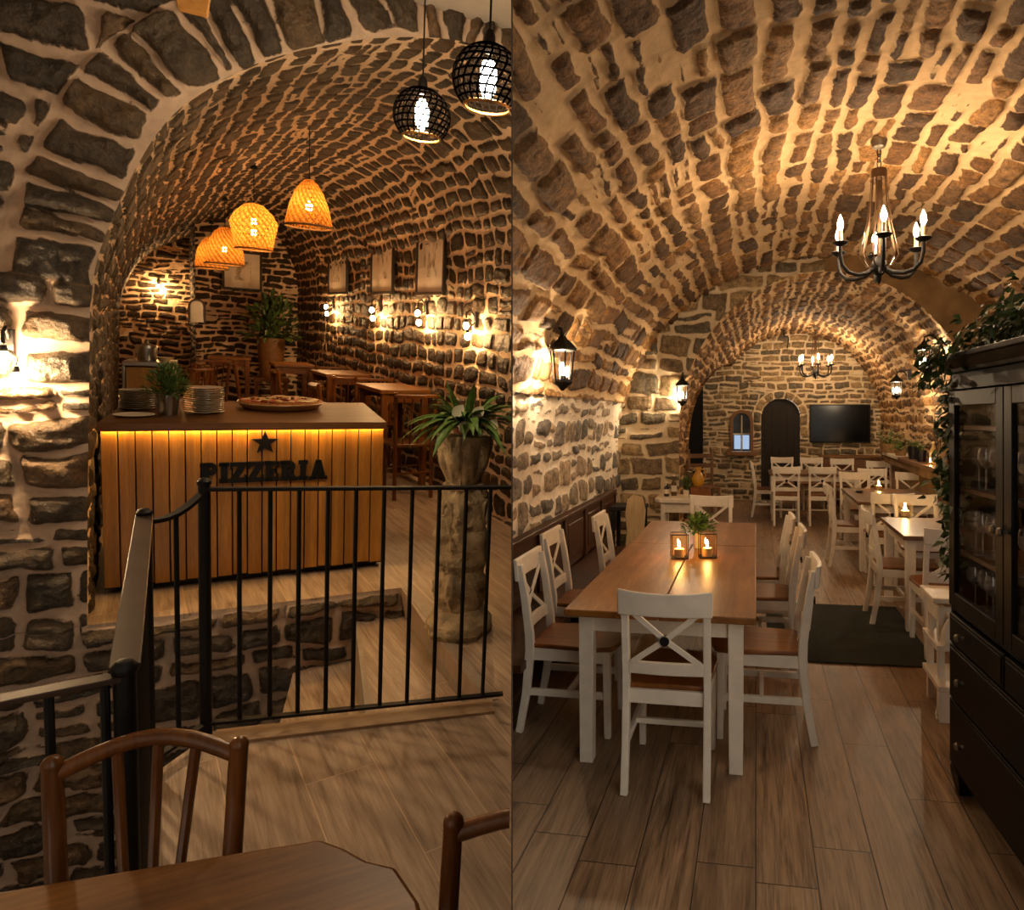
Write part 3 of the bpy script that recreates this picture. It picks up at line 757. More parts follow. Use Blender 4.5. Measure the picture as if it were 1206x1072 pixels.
def bushy(name, label, cat, loc, pot, pr, ph, fr_, fh, nleaf, ll, lw, leafm='leaf', group=None, spread=1.0, seed=1, thin=False):
    rnd = random.Random(seed)
    t = thing(name, label, cat, loc, 0, group)
    m = MB(); m.lathe([(pr * .75, 0), (pr, ph), (pr * .9, ph), (pr * .85, ph * .85), (.002, ph * .85)], 20); m.build('pot', pot, t)
    m = MB()
    for i in range(nleaf):
        a = rnd.uniform(0, 2 * PI); e = rnd.uniform(-.15, 1.45); k = rnd.random() ** .5
        c = Vector((math.cos(a) * math.cos(e) * fr_ * k * spread, math.sin(a) * math.cos(e) * fr_ * k * spread, ph + .01 + max(0, math.sin(e)) * fh * k))
        d = Vector((c.x, c.y, (c.z - ph) * .8 + .02)) + Vector((rnd.uniform(-.5, .5), rnd.uniform(-.5, .5), rnd.uniform(-.3, .5))) * fr_
        m.leaf(c, d, (rnd.uniform(-.4, .4), rnd.uniform(-.4, .4), 1), ll * rnd.uniform(.6, 1.3), lw * rnd.uniform(.7, 1.2), rnd.uniform(0, .5), 2)
    m.build('foliage', M[leafm], t, smooth=0)
    m = MB()
    for i in range(14):
        a = rnd.uniform(0, 2 * PI); q = Vector((math.cos(a) * fr_ * .6, math.sin(a) * fr_ * .6, ph + fh * rnd.uniform(.3, .8)))
        m.tube([(0, 0, ph * .85), q * .5 + Vector((0, 0, ph * .5)), q], .0022, 4)
    m.build('stem', M['leaf_d'], t)
    return t
p = onz(823, 645, .72); bushy('potted_plant', 'small bushy green plant in white pot on the long table', 'plant', p, M['pot_w'], .042, .10, .11, .11, 260, .045, .026, seed=3)

# bench with panelled back along the left wall
def wall_bench():
    wx = -1.50; y0, y1 = 3.2, 7.0
    t = thing('wall_bench', 'dark brown panelled bench running along the left stone wall', 'bench', (wx, y0, 0)); l = y1 - y0
    wm = t.matrix_world
    m = MB(); m.box(.0, .035, 0, l, .40, .80); m.build('back_panel', M['panel'], t, clip=True, wm=wm)
    m = MB(); m.box(-.01, .06, 0, l, .80, .83)
    m.build('top_rail', M['panel'], t, clip=True, wm=wm, bevel=.004)
    k = 0
    for i in range(6):
        m = MB(); yc = l * (i + .5) / 6; m.box(.035, .048, yc - .23, yc + .23, .46, .74)
        if yc > 1.1: m.build('panel', M['panel'], t, .006)
    for i in range(1, 7):
        m = MB(); yc = l * i / 6; m.box(.033, .055, yc - .035, yc + (.035 if i < 6 else 0), .40, .80)
        if yc > 1.2: m.build('stile', M['panel'], t, .003)
    m = MB(); m.box(.0, .36, 0, 3.1, .33, .37); m.build('seat', M['panel'], t, clip=True, wm=wm)
    for yc in (1.0, 2.0, 3.05):
        m = MB(); m.box(.02, .33, yc - .02, yc + .02, 0, .33); m.build('support', M['panel'], t)
wall_bench()

# lantern on a wall bracket
def lantern(label, loc, rz, group):
    """hangs from an arm; local -y points out of the wall, origin where the arm meets the wall"""
    t = thing('wall_lantern', label, 'lantern', loc, rz, group)
    m = MB(); m.box(-.03, .03, -.015, .03, -.07, .07); m.build('wall_plate', M['iron'], t, .004)
    m = MB(); m.tube([(0, 0, -.04), (0, -.05, .03), (0, -.10, .05), (0, -.145, .03), (0, -.15, -.015)], .009, 8); m.tube([(0, -.01, .05), (0, -.05, .06), (0, -.08, .05)], .006, 6); m.build('bracket', M['iron'], t)
    cy = -.15; n = 6
    def hexa(r, z): return [(r * math.cos(2 * PI * i / n + PI / 6), cy + r * math.sin(2 * PI * i / n + PI / 6), z) for i in range(n)]
    m = MB(); m.rings([hexa(.018, -.01), hexa(.03, -.03), hexa(.055, -.05), hexa(.085, -.085), hexa(.085, -.095), hexa(.07, -.10)]); m.sphere((0, cy, 0), .014); m.build('roof', M['iron'], t, smooth=20)
    m = MB()
    a, b = hexa(.07, -.10), hexa(.052, -.27)
    for i in range(n): m.sweep([a[i], b[i]], .008, .008, (1, 0.3, 0))
    m.rings([hexa(.055, -.262), hexa(.06, -.275), hexa(.055, -.285), hexa(.03, -.30), hexa(.008, -.325)])
    m.build('cage', M['iron'], t, smooth=20)
    for i in range(n):
        j = (i + 1) % n; m = MB(); vs = [m.v(Vector(q)) for q in (a[i], a[j], b[j], b[i])]; m.f(vs); m.build('pane', M['glass'], t)
    m = MB(); m.tube([(0, cy, -.275), (0, cy, -.235)], .012, 8); m.build('bulb_holder', M['iron'], t)
    m = MB(); m.lathe([(.006, 0), (.014, .015), (.017, .035), (.012, .055), (.003, .07)], 10, (0, cy, -.235)); m.build('bulb', M['lantern_bulb'], t)
    return t
GL = 'black iron wall lanterns'
L1 = lantern('large black iron lantern on the left stone wall above the bench', (-1.43, 4.33, 2.14), PI / 2, GL)
L1.matrix_world = L1.matrix_world @ Matrix.Scale(1.15, 4)
dup(L1, (-.80, 7.62, 2.03), 0, 'small black iron lantern on the pier by the dark opening', GL, .87)
dup(L1, (1.97, 9.3, 2.14), -PI / 2, 'black iron lantern on the right wall above the flower ledge', GL, .87)
dup(L1, (2.02, 7.95, 2.44), -PI / 2, 'black iron lantern half hidden behind the ivy, lighting the yellow plaster', GL)

# chandelier with six candle arms
def chandelier(label, loc):
    t = thing('chandelier', label, 'chandelier', loc, .45, 'iron candle chandeliers'); t.matrix_world = t.matrix_world @ Matrix.Diagonal((1, 1, 1.15, 1))
    m = MB(); m.lathe([(.048, .0), (.052, -.012), (.04, -.045), (.012, -.058)], 18); m.build('canopy', M['silver'], t)
    m = MB()
    for k, z in enumerate((-.075, -.105, -.135)):
        m.tube([(.014 * math.cos(u) * (k % 2 == 0) , .014 * math.cos(u) * (k % 2), z + .022 * math.sin(u)) for u in np.linspace(0, 2 * PI, 12, endpoint=False)], .0035, 6, True)
    m.build('chain', M['iron'], t)
    m = MB(); m.lathe([(.012, -.155), (.045, -.165), (.05, -.18), (.048, -.215), (.03, -.225)], 18); m.build('cap', M['bronze'], t)
    for i in range(10):
        a = 2 * PI * i / 10; c, s = math.cos(a), math.sin(a)
        m = MB(); m.sweep([(c * r, s * r, z) for r, z in ((.045, -.21), (.055, -.33), (.075, -.46), (.105, -.58), (.115, -.635), (.08, -.685), (.03, -.70))], .008, .004, (-s, c, 0)); m.build('rod', M['bronze'], t)
    m = MB(); m.tube([(0, 0, -.2), (0, 0, -.66)], .011, 10); m.build('stem', M['bronze'], t)
    m = MB(); m.lathe([(.02, -.64), (.045, -.67), (.05, -.70), (.035, -.73), (.015, -.745), (.012, -.775), (.003, -.79)], 16); m.build('hub', M['iron'], t)
    for i in range(6):
        a = 2 * PI * i / 6; c, s = math.cos(a), math.sin(a)
        m = MB(); m.tube([(c * r, s * r, z) for r, z in ((.03, -.70), (.09, -.735), (.16, -.745), (.22, -.735), (.262, -.70), (.275, -.65), (.275, -.60))], .012, 8); ar = m.build('arm', M['iron'], t)
        m = MB(); m.lathe([(.012, -.60), (.035, -.592), (.05, -.58), (.045, -.576), (.015, -.585)], 16, (c * .275, s * .275, 0)); m.build('drip_pan', M['iron'], t)
        m = MB(); m.tube([(c * .275, s * .275, -.59), (c * .275, s * .275, -.515)], .013, 10); m.build('candle', M['wax'], t)
        m = MB(); m.lathe([(.006, 0), (.016, .018), (.018, .034), (.011, .058), (.002, .08)], 10, (c * .275, s * .275, -.515)); m.build('bulb', M['bulb'], t)
    return t
CH = chandelier('large iron chandelier with six candle bulbs hanging near the viewer', (.76, 4.42, 3.33))
dup(CH, (.99, 11.7, 3.12), 0.6, 'small-looking distant chandelier hanging before the end wall', 'iron candle chandeliers')
t = thing('ceiling_hook', 'short black iron hook hanging from the far vault left of the distant chandelier', 'hook', (.48, 12.0, 3.13))
m = MB(); m.tube([(0, 0, .04), (0, 0, -.12), (.03, 0, -.16), (.07, 0, -.15), (.08, 0, -.20), (.06, 0, -.36)], .012, 6); m.tube([(-.05, 0, -.02), (0, 0, -.06), (.05, 0, -.02)], .012, 6); m.build('hook', M['iron'], t)

# door, niche window, television
use('R')
def arch_pts(c, r, z0, zt, n=16): return [(c - r, z0)] + [(c - r * math.cos(a), zt - r + r * math.sin(a)) for a in np.linspace(0, PI, n)] + [(c + r, z0)]
m = MB(); m.prism(arch_pts(dc, dr + .02, 0, DZ + .02), 0, .05); dd = struct(m.build('door_1', M['dark'], None), (0, YB + .10, 0))
m = MB()
for k in range(5): x = dc - dr + .05 + k * .14; m.box(x, x + .13, -.012, .0, .05, DZ - .28 + (.16 if 0 < k < 4 else 0))
o = m.build('door_boards', M['dark'], dd, .004); o.location = (0, 0, 0)
m = MB(); m.tube([(dc + dr - .09, -.02, .95), (dc + dr - .09, -.06, .95), (dc + dr - .17, -.06, .95)], .01, 8); m.build('handle', M['iron'], dd)
m = MB(); m.prism(arch_pts(wc, wr + .02, WZ0 - .02, WZ1 + .02), 0, .03)
ww = struct(m.build('window_1', m_plain('dusk_glass', srgb('#3d4854'), 0.1, var=.4, scale=6, spec=.6), None), (0, YB + .16, 0))
m = MB()
a_, b_ = arch_pts(wc, wr + .055, WZ0, WZ1 + .055, 18), arch_pts(wc, wr - .005, WZ0, WZ1 - .005, 18)
fr_ = [(x, z) for x, z in a_]
rs = [[(a_[i][0], -.20, a_[i][1]), (a_[i][0], -.14, a_[i][1]), (b_[i][0], -.14, b_[i][1]), (b_[i][0], -.20, b_[i][1])] for i in range(len(a_))]
m.rings(rs); m.build('window_frame', M['oak'], ww, .004)
m = MB(); m.box(wc - .012, wc + .012, -.03, .0, WZ0, WZ1 - .05); m.box(wc - wr, wc + wr, -.03, 0, 1.24, 1.265); m.build('glazing_bar', M['white_old'], ww)
for k, x in enumerate((wc - wr + .02, wc + .016)):
    m = MB(); m.box(x, x + wr - .04, -.012, -.004, WZ0 + .02, 1.23); m.build('pane', m_emit('daylit_pane', (.55, .72, 1.0), .5) if k == 0 else bpy.data.materials['daylit_pane'], ww)
m = MB(); m.box(wc - wr - .12, wc + wr + .12, -.30, -.02, WZ0 - .09, WZ0 - .02); m.build('window_sill', M['oak'], ww, .006)
t = thing('television', 'large black flat television mounted on the far stone wall', 'television', (1.54, YB - .04, 1.46))
m = MB(); m.box(-.545, .545, -.05, 0, -.355, .355); m.build('frame', M['black'], t, .006)
m = MB(); m.box(-.52, .52, -.056, -.049, -.33, .335); m.build('screen', M['screen'], t)
m = MB(); m.box(-.15, .15, -.01, .06, -.12, .12); m.build('wall_mount', M['iron'], t)

# dark mat
m = MB(); a = onz(905, 778, 0); c = onz(1092, 775, 0); b = onz(915, 711, 0); e = onz(1100, 709, 0)
m.slab([(a.x, a.y), (1.15, a.y + .02), (1.15, b.y + .02), (a.x, b.y)], 0.001, .012)
solo(m.build('floor_mat', M['mat'], None, .004), 'dark green rectangular floor mat lying across the aisle', 'mat', (0, 0, 0))

# ---------------------------------------------------------------- glazed cabinet on the right
use('R')
def cabinet():
    p0 = onz(1120, 927, 0); rz = math.atan2(-.997, .0715); Wd, D, Ht = 1.13, .44, 1.84
    t = thing('display_cabinet', 'tall black glazed cabinet with drawers standing at the right edge', 'cabinet', p0, rz)
    zd = .80                                          # underside of the glazed part
    m = MB(); m.box(0, Wd, .0, D, .10, .125); m.box(0, .02, .02, D, .10, Ht - .06); m.box(Wd - .02, Wd, .02, D, .10, Ht - .06)
    m.box(0, Wd, D - .012, D, .10, Ht - .06); m.box(0, Wd, 0, D, zd - .03, zd - .005); m.box(0, Wd, 0, D, Ht - .085, Ht - .06)
    m.box(0, .03, 0, .02, .10, Ht - .06); m.box(Wd - .03, Wd, 0, .02, .10, Ht - .06); m.box(0, Wd, 0, .02, Ht - .13, Ht - .06)
    m.box(0, Wd, 0, .015, .10, .13)
    m.build('body', M['black'], t, .003)
    m = MB()
    m.rings([[(-.02 - o, -.02 - o, z), (Wd + .02 + o, -.02 - o, z), (Wd + .02 + o, D + .0, z), (-.02 - o, D + .0, z)] for o, z in ((0, Ht - .06), (.005, Ht - .045), (.02, Ht - .03), (.035, Ht - .012), (.045, Ht - .008), (.045, Ht + .012))])
    m.build('cornice', M['black'], t, .003, smooth=20)
    for x in (.0, Wd - .09):
        for y in (.0, D - .08):
            m = MB(); m.at(x + .045, y + .04, 0); m.rings([[(-a, -b, z), (a, -b, z), (a, b, z), (-a, b, z)] for a, b, z in ((.028, .028, 0), (.034, .034, .03), (.048, .042, .07), (.05, .044, .10))]); m.build('foot', M['black'], t, .004)
    def knob(par, x, z, y=-.02):
        m = MB(); m.at(x, y, z, rx=PI / 2); m.lathe([(.006, 0), (.006, .012), (.014, .018), (.016, .026), (.011, .034), (.002, .036)], 14); m.build('knob', M['silver'], par)
    def drawer(x0, x1, z0, z1, ks):
        m = MB(); m.box(x0, x1, -.018, .002, z0, z1); m.box(x0 + .012, x1 - .012, -.022, -.017, z0 + .012, z1 - .012); o = m.build('drawer', M['black'], t, .003)
        for k in ks: knob(o, k, (z0 + z1) / 2, -.022)
    g = .006
    drawer(.035, Wd / 2 - g, .645, zd - .035, (.20,)); drawer(Wd / 2 + g, Wd - .035, .645, zd - .035, (Wd - .20,))
    drawer(.035, Wd - .035, .412, .635, (.20, Wd - .20)); drawer(.035, Wd - .035, .135, .402, (.20, Wd - .20))
    for x0, x1, kx in ((.032, Wd / 2 - .003, Wd / 2 - .03), (Wd / 2 + .003, Wd - .032, Wd / 2 + .03)):
        z0, z1 = zd, Ht - .135; s = .062
        m = MB(); m.box(x0, x0 + s, -.02, .002, z0, z1); m.box(x1 - s, x1, -.02, .002, z0, z1); m.box(x0 + s, x1 - s, -.02, .002, z0, z0 + s); m.box(x0 + s, x1 - s, -.02, .002, z1 - s, z1)
        o = m.build('door', M['black'], t, .003)
        m = MB(); m.box(x0 + s - .004, x1 - s + .004, -.010, -.007, z0 + s - .004, z1 - s + .004); m.build('pane', M['glass'], o)
        knob(o, kx, 1.20)
    for z in (1.03, 1.30, 1.56):
        m = MB(); m.box(.022, Wd - .022, .03, D - .014, z - .018, z); m.build('shelf', M['cabinet_in'], t, .002)
    m = MB(); m.box(.022, Wd - .022, D - .016, D - .0125, zd, Ht - .09); m.build('back_board', M['cabinet_in'], t)
    return t, p0, rz, D, Ht
CAB, cp, crz, cD, cH = cabinet()
CM = Matrix.Translation(cp) @ Matrix.Rotation(crz, 4, 'Z')
def incab(x, y, z): return CM @ Vector((x, y, z))
def wine_glass(label, loc, group, tall=False):
    t = thing('wine_glass', label, 'glass', loc, 0, group); h = .20 if tall else .17
    m = MB(); m.lathe([(.033, 0), (.033, .003), (.006, .008), (.004, .02), (.004, .085)], 18, cap=True); m.build('stem', M['crystal'], t)
    m = MB(); m.lathe([(.004, .085), (.022, .095), (.036, .12), (.036, .145), (.029, h)], 18, cap=False); m.build('bowl', M['crystal'], t)
    return t
GW = None
names = {1.30: 'middle shelf', 1.03: 'lower shelf', .80: 'cabinet floor'}
for z, spots in ((1.30, [(.08, .085), (.18, .075), (.28, .08), (.09, .16), (.52, .08), (.66, .075)]), (1.03, [(.06, .08), (.145, .075), (.23, .085), (.32, .075), (.10, .155), (.54, .075), (.64, .085)]), (.80, [(.07, .075), (.16, .085), (.25, .075), (.34, .08), (.12, .16), (.58, .08)])):
    for k, (x, y) in enumerate(spots):
        lb = 'clear wine glasses grouped on the %s of the black cabinet' % names[z]
        lb = 'clear wine glass among its like on the %s of the black cabinet' % names[z]
        gname = 'wine glasses on the %s' % names[z]
        if GW is None: GW = wine_glass(lb, incab(x, y, z + .001), gname)
        else: dup(GW, incab(x, y, z + .001), 0, lb, gname)

# things on top of the cabinet: ivy, a pale stone, a leaning pale board
def ivy():
    t = thing('ivy', 'dark green ivy tumbling over the top of the black cabinet and down beside it', 'plant', incab(.1, -.02, cH + .015), crz)
    rnd = random.Random(5); m = MB(); ms = MB()
    def strand(pts, n, spread, sz):
        pts = [Vector(p) for p in pts]
        ms.tube(pts, .004, 5)
        for i in range(n):
            f = rnd.random() * (len(pts) - 1); k = int(f); q = pts[k].lerp(pts[min(k + 1, len(pts) - 1)], f - k)
            q = q + Vector((rnd.gauss(0, spread), rnd.gauss(0, spread), rnd.gauss(0, spread * .8)))
            d = Vector((rnd.uniform(-1, 1), rnd.uniform(-1.2, .4), rnd.uniform(-.8, .5)))
            m.leaf(q, d, (rnd.uniform(-.5, .5), -.6, rnd.uniform(.2, 1)), sz * rnd.uniform(.7, 1.3), sz * rnd.uniform(.7, 1.1), .3, 2)
    strand([(-.02, .06, .0), (.15, .1, .07), (.40, .12, .11), (.62, .1, .16), (.95, .12, .20)], 700, .055, .038)
    strand([(-.0, .15, .02), (.1, .2, .12), (.45, .22, .18), (.8, .2, .22)], 420, .05, .038)
    strand([(.0, -.07, .02), (.02, -.10, -.05), (.03, -.11, -.13)], 90, .03, .038)
    strand([(.09, -.08, .04), (.12, -.11, -.02)], 40, .03, .036)
    strand([(-.08, .03, 0), (-.13, .02, -.15), (-.12, .04, -.35), (-.14, .02, -.55), (-.12, .06, -.75), (-.14, .05, -.93)], 420, .032, .042)
    strand([(-.12, .18, 0), (-.14, .14, -.3), (-.16, .11, -.6)], 120, .032, .042)
    m.build('foliage', M['leaf_d'], t, smooth=0); ms.build('stem', M['bronze'], t)
ivy()
t = thing('stone_ornament', 'pale rough stone ornament resting in the ivy on top of the cabinet', 'ornament', incab(.62, .14, cH + .015), crz)
m = MB(); m.sphere((0, 0, .045), .05, 14, 10, .9)
for v in m.b.verts: v.co += Vector((random.uniform(-.006, .006), random.uniform(-.006, .006), random.uniform(-.006, .006)))
m.build('stone', M['white_old'], t); m = MB(); m.sphere((.01, -.02, .095), .022); m.build('top_piece', M['petal'], t)
t = thing('leaning_board', 'pale framed board leaning on top of the black cabinet at the edge of the picture', 'board', incab(.78, .12, cH + .013), crz, tilt=-.12)
m = MB(); m.box(-.02, .34, 0, .02, 0, .32); m.build('frame', M['white_old'], t, .004)
m = MB(); m.box(.005, .315, -.004, .001, .025, .295); m.build('canvas', m_plain('cream_canvas', srgb('#cdb896'), .8, var=.12), t)

# white stepped shelf stand between the cabinet and the tables
def shelf_stand():
    p = onz(1093, 838, 0)
    t = thing('shelf_stand', 'white wooden stand with two low steps squeezed beside the black cabinet', 'shelf', (p.x + .04, p.y - .04, 0), 0)
    for x in (.02, .32):
        for y in (.02, .24):
            m = MB(); m.box(x - .017, x + .017, y - .017, y + .017, 0, .60 if y > .1 else .58); m.build('leg', M['white'], t, .003)
    for z, y0 in ((.16, -.10), (.36, -.06)):
        m = MB(); m.box(-.02, .36, y0, .26, z, z + .03); m.build('shelf', M['white'], t, .004)
    m = MB(); m.box(.0, .34, .01, .03, .50, .575); m.box(.0, .02, .02, .24, .50, .575); m.box(.32, .34, .02, .24, .50, .575); m.build('apron', M['white'], t, .003)
    m = MB(); m.box(-.03, .37, -.02, .28, .60, .628); m.build('top_board', M['white'], t, .006)
    m = MB(); m.box(-.02, .36, -.10, -.08, .0, .16); m.build('plinth', M['white'], t, .003)
    return p
sp = shelf_stand()
t = thing('white_figure', 'small white draped figure on the upper step of the white stand', 'ornament', (sp.x + .09, sp.y - .06, .391))
m = MB(); m.lathe([(.045, 0), (.05, .02), (.036, .06), (.022, .10), (.012, .13), (.014, .15), (.003, .165)], 14)
for v in m.b.verts: v.co.x += .01 * math.sin(v.co.z * 60); v.co.y += .008 * math.cos(v.co.x * 90)
m.build('body', M['white'], t)

# ---------------------------------------------------------------- stone ledge along the right wall and what stands on it
m = MB(); m.box(0, .55, 0, 3.9, .86, .98); led = struct(m.build('trim_5', M['plaster'], None, .02), (1.95, 7.45, 0), -.02)
m = MB(); m.box(.10, .55, .05, 3.8, .0, .86); o = m.build('ledge_base', M['plaster'], led)
m = MB(); m.box(-.04, .55, -.02, 2.5, .98, 1.03); m.build('ledge_top', M['oak'], led, .006)
m = MB(); m.box(-.03, .55, 2.51, 3.9, .98, 1.03); m.build('ledge_top', M['white_old'], led, .006)
ZL = 1.031
def on_ledge(u, y, dx=.16): return Vector((1.95 + dx, y, ZL))
def bottle(label, loc, col, h=.30, r=.036, group=None):
    t = thing('bottle', label, 'bottle', loc, 0, group)
    mt = m_plain('bottle_glass_' + label.split()[0], col, .12, var=.1, spec=.7)
    m = MB(); m.lathe([(r * .9, 0), (r, .01), (r, h * .58), (r * .8, h * .66), (r * .36, h * .78), (r * .34, h), (.001, h)], 16); m.build('body', mt, t)
    m = MB(); m.lathe([(r * .4, h * .93), (r * .4, h * 1.01), (.001, h * 1.01)], 12); m.build('cap', M['wax'], t)
    m = MB(); m.lathe([(r * 1.01, h * .2), (r * 1.01, h * .5)], 16, cap=False); m.build('label_band', M['white_old'], t)
def flowers(name, label, loc, pot, pr, ph, fr_, n, seed, cat='plant'):
    rnd = random.Random(seed); t = thing(name, label, cat, loc)
    m = MB(); m.lathe([(pr * .8, 0), (pr, ph), (pr * .9, ph), (.002, ph * .9)], 16); m.build('pot', pot, t)
    m = MB(); mf = MB()
    for i in range(n):
        a = rnd.uniform(0, 2 * PI); r = fr_ * rnd.random() ** .5; q = Vector((r * math.cos(a), r * math.sin(a), ph + rnd.uniform(.03, fr_ * 1.1)))
        m.tube([(q.x * .3, q.y * .3, ph * .9), q], .002, 4); m.leaf((q.x * .6, q.y * .6, ph + .02), (q.x, q.y, .03), (0, 0, 1), .05, .02, .3, 2)
        for k in range(5): mf.leaf(q, (math.cos(k * 1.257), math.sin(k * 1.257), .5), (0, 0, 1), .022, .02, .1, 2)
    m.build('foliage', M['leaf'], t, smooth=0); mf.build('blossom', M['petal'], t, smooth=0)
M['wicker'] = m_plain('wicker', srgb('#8a6a40'), .8, var=.35, scale=40, bump=.6)
M['pot_b'] = m_plain('black_pot', srgb('#14131a'), .4, var=.2)
flowers('flower_basket', 'wide wicker basket of white flowers at the far end of the ledge', on_ledge(0, 11.0, .10), M['wicker'], .16, .14, .22, 60, 11)
bushy('potted_plant', 'low green plant in brown pot on the ledge beside the flower basket', 'plant', on_ledge(0, 10.2, .1), M['wicker'], .09, .07, .12, .10, 90, .05, .025, seed=8)
flowers('potted_flower', 'white flowers in the larger black pot on the ledge', on_ledge(0, 9.45, .12), M['pot_b'], .085, .17, .11, 30, 12)
flowers('potted_flower', 'white flowers in the smaller black pot on the ledge', on_ledge(0, 8.95, .1), M['pot_b'], .065, .14, .08, 20, 13)
bottle('dark tall bottle standing behind the square picture on the ledge', on_ledge(0, 8.05, .36), srgb('#0c0e0a'), .40, .045)
bottle('pale bottle standing on the ledge next to the small candle', on_ledge(0, 8.55, .14), srgb('#b39a6c'), .26, .045)
bottle('black bottle leaning place behind the pale bottle on the ledge'.replace('leaning place ', 'standing '), on_ledge(0, 8.75, .34), srgb('#141210'), .36, .04)
bottle('brown bottle standing on the ledge between the two flower pots', on_ledge(0, 9.2, .34), srgb('#2c1a0e'), .34, .042)
t = thing('tealight', 'small lit candle glass on the front edge of the ledge', 'candle', on_ledge(0, 8.35, .06))
m = MB(); m.lathe([(.03, 0), (.034, .06)], 14, cap=False); m.build('glass', M['candle_glass'], t); m = MB(); m.lathe([(.026, .002), (.026, .03), (.001, .03)], 12); m.build('wax', M['wax'], t); flame_bits(t, .03, .008)
t = thing('picture_frame', 'small square framed picture propped up on the ledge', 'picture', on_ledge(0, 7.95, .12), -PI / 2 + .5, tilt=-.10)
m = MB(); m.box(-.14, .14, 0, .02, 0, .30); m.build('frame', M['oak'], t, .004)
m = MB(); m.box(-.115, .115, -.004, .001, .025, .275); m.build('picture', m_plain('faded_print', srgb('#a98f63'), .7, var=.5, scale=12), t)
t = thing('wreath', 'round twig wreath propped against the wall at the near end of the ledge', 'wreath', on_ledge(0, 7.66, .12), -PI / 2 + .6, tilt=-.15)
rnd = random.Random(3)
for k in range(3):
    m = MB(); m.tube([((.10 + rnd.uniform(-.012, .012)) * math.cos(a), rnd.uniform(-.01, .01), .12 + (.10 + rnd.uniform(-.012, .012)) * math.sin(a)) for a in np.linspace(0, 2 * PI, 30, endpoint=False)], .009, 6, True); m.build('twig', M['wicker'], t)
t = thing('flower_branch', 'dark crooked dry branch standing on the ledge between the bottles', 'branch', on_ledge(0, 8.65, .22))
m = MB(); m.tube([(0, 0, 0), (.0, -.02, .12), (.03, -.10, .25), (.0, -.2, .38)], .012, 6); m.tube([(.0, -.02, .12), (-.02, .1, .26), (0, .14, .36)], .008, 6); m.build('branch', M['bronze'], t)
t = thing('low_cabinet', 'low brown wooden cabinet standing below the television', 'cabinet', (1.66, 12.55, 0))
m = MB(); m.box(-.5, .5, -.2, .25, .06, .86); m.build('body', M['oak'], t, .006)
for s in (-1, 1):
    m = MB(); m.box(s * .25 - .22, s * .25 + .22, -.22, -.2, .1, .82); d_ = m.build('door', M['oak'], t, .004)
    m = MB(); m.sphere((s * .06, -.23, .5), .014, 8, 6); m.build('knob', M['iron'], d_)
m = MB(); m.box(-.53, .53, -.24, .27, .86, .89); m.build('top', M['oak'], t, .005)

# candle glasses on the back tables, plant by the cabinet
def candle_glass(label, loc, group):
    t = thing('candle_glass', label, 'candle', loc, 0, group)
    m = MB(); m.lathe([(.045, 0), (.052, .02), (.05, .10), (.044, .115)], 18, cap=False); m.build('glass', M['candle_glass'], t)
    m = MB(); m.lathe([(.036, .002), (.036, .05), (.001, .05)], 14); m.build('wax', M['wax'], t); flame_bits(t, .05, .012)
    return t
candle_glass('glowing candle glass on the table beside the dark mat', onz(1066, 608, .72), 'candle glasses')
candle_glass('glowing candle glass on the middle table of the right side row', onz(1035, 577, .72), 'candle glasses')
bushy('potted_plant', 'leafy green plant in white pot on the table next to the black cabinet', 'plant', (1.80, 5.9, .72), M['pot_w'], .075, .12, .14, .20, 160, .09, .045, seed=9)
t = thing('ashtray', 'small dark dish with white rim on the near corner of the middle table', 'dish', onz(1012, 580, .72))
m = MB(); m.lathe([(.03, 0), (.05, .02), (.046, .022), (.03, .008), (.001, .008)], 16); m.build('dish', M['pot_b'], t); m = MB(); m.lathe([(.051, .019), (.053, .022), (.047, .024)], 16, cap=False); m.build('rim', M['petal'], t)

# ---------------------------------------------------------------- corner by the pier
t = thing('console_table', 'small white console table with rounded top standing against the pier', 'table', (-.78, 7.15, 0))
m = MB(); m.slab([(-.20, -.22), (.22, -.22), (.28, -.15), (.28, .2), (-.26, .2), (-.26, -.15)], .70, .75); m.build('top', M['white_old'], t, .012)
for x in (-.17, .19):
    for y in (-.16, .15):
        m = MB(); m.sweep([(x, y, 0), (x, y, .70)], [.03, .045], [.03, .045]); m.build('leg', M['white_old'], t, .004)
m = MB(); m.box(-.18, .20, -.175, -.155, .60, .70); m.box(-.18, .20, .14, .16, .60, .70); m.box(-.185, -.165, -.16, .15, .6, .7); m.box(.185, .205, -.16, .15, .6, .7); m.build('apron', M['white_old'], t, .003)
zc = .751
bottle('dark small bottle on the white console table, leftmost', (-.93, 7.12, zc), srgb('#15171c'), .15, .028)
bottle('slim amber bottle on the white console table behind its plant', (-.86, 7.2, zc), srgb('#5a4020'), .22, .03)
def spiky(name, label, loc, pot, pr, ph, n, ln, seed, flowers_=0):
    rnd = random.Random(seed); t = thing(name, label, 'plant', loc)
    m = MB(); m.lathe([(pr * .8, 0), (pr, ph), (pr * .9, ph), (.002, ph * .9)], 16); m.build('pot', pot, t)
    m = MB()
    for i in range(n):
        a = rnd.uniform(0, 2 * PI); e = rnd.uniform(.7, 1.5); m.leaf((0, 0, ph * .9), (math.cos(a) * math.cos(e), math.sin(a) * math.cos(e), math.sin(e)), (-math.cos(a), -math.sin(a), .3), ln * rnd.uniform(.6, 1.1), .014, rnd.uniform(0, .4), 4)
    m.build('foliage', M['leaf_d'], t, smooth=0)
    if flowers_:
        m = MB()
        for i in range(flowers_):
            q = Vector((rnd.uniform(.0, .09), rnd.uniform(-.04, .04), ph + ln * rnd.uniform(.75, 1.0)))
            for k in range(6): m.leaf(q, (math.cos(k * 1.05), math.sin(k * 1.05), .4), (0, 0, 1), .03, .025, .1, 2)
        m.build('blossom', M['petal'], t, smooth=0)
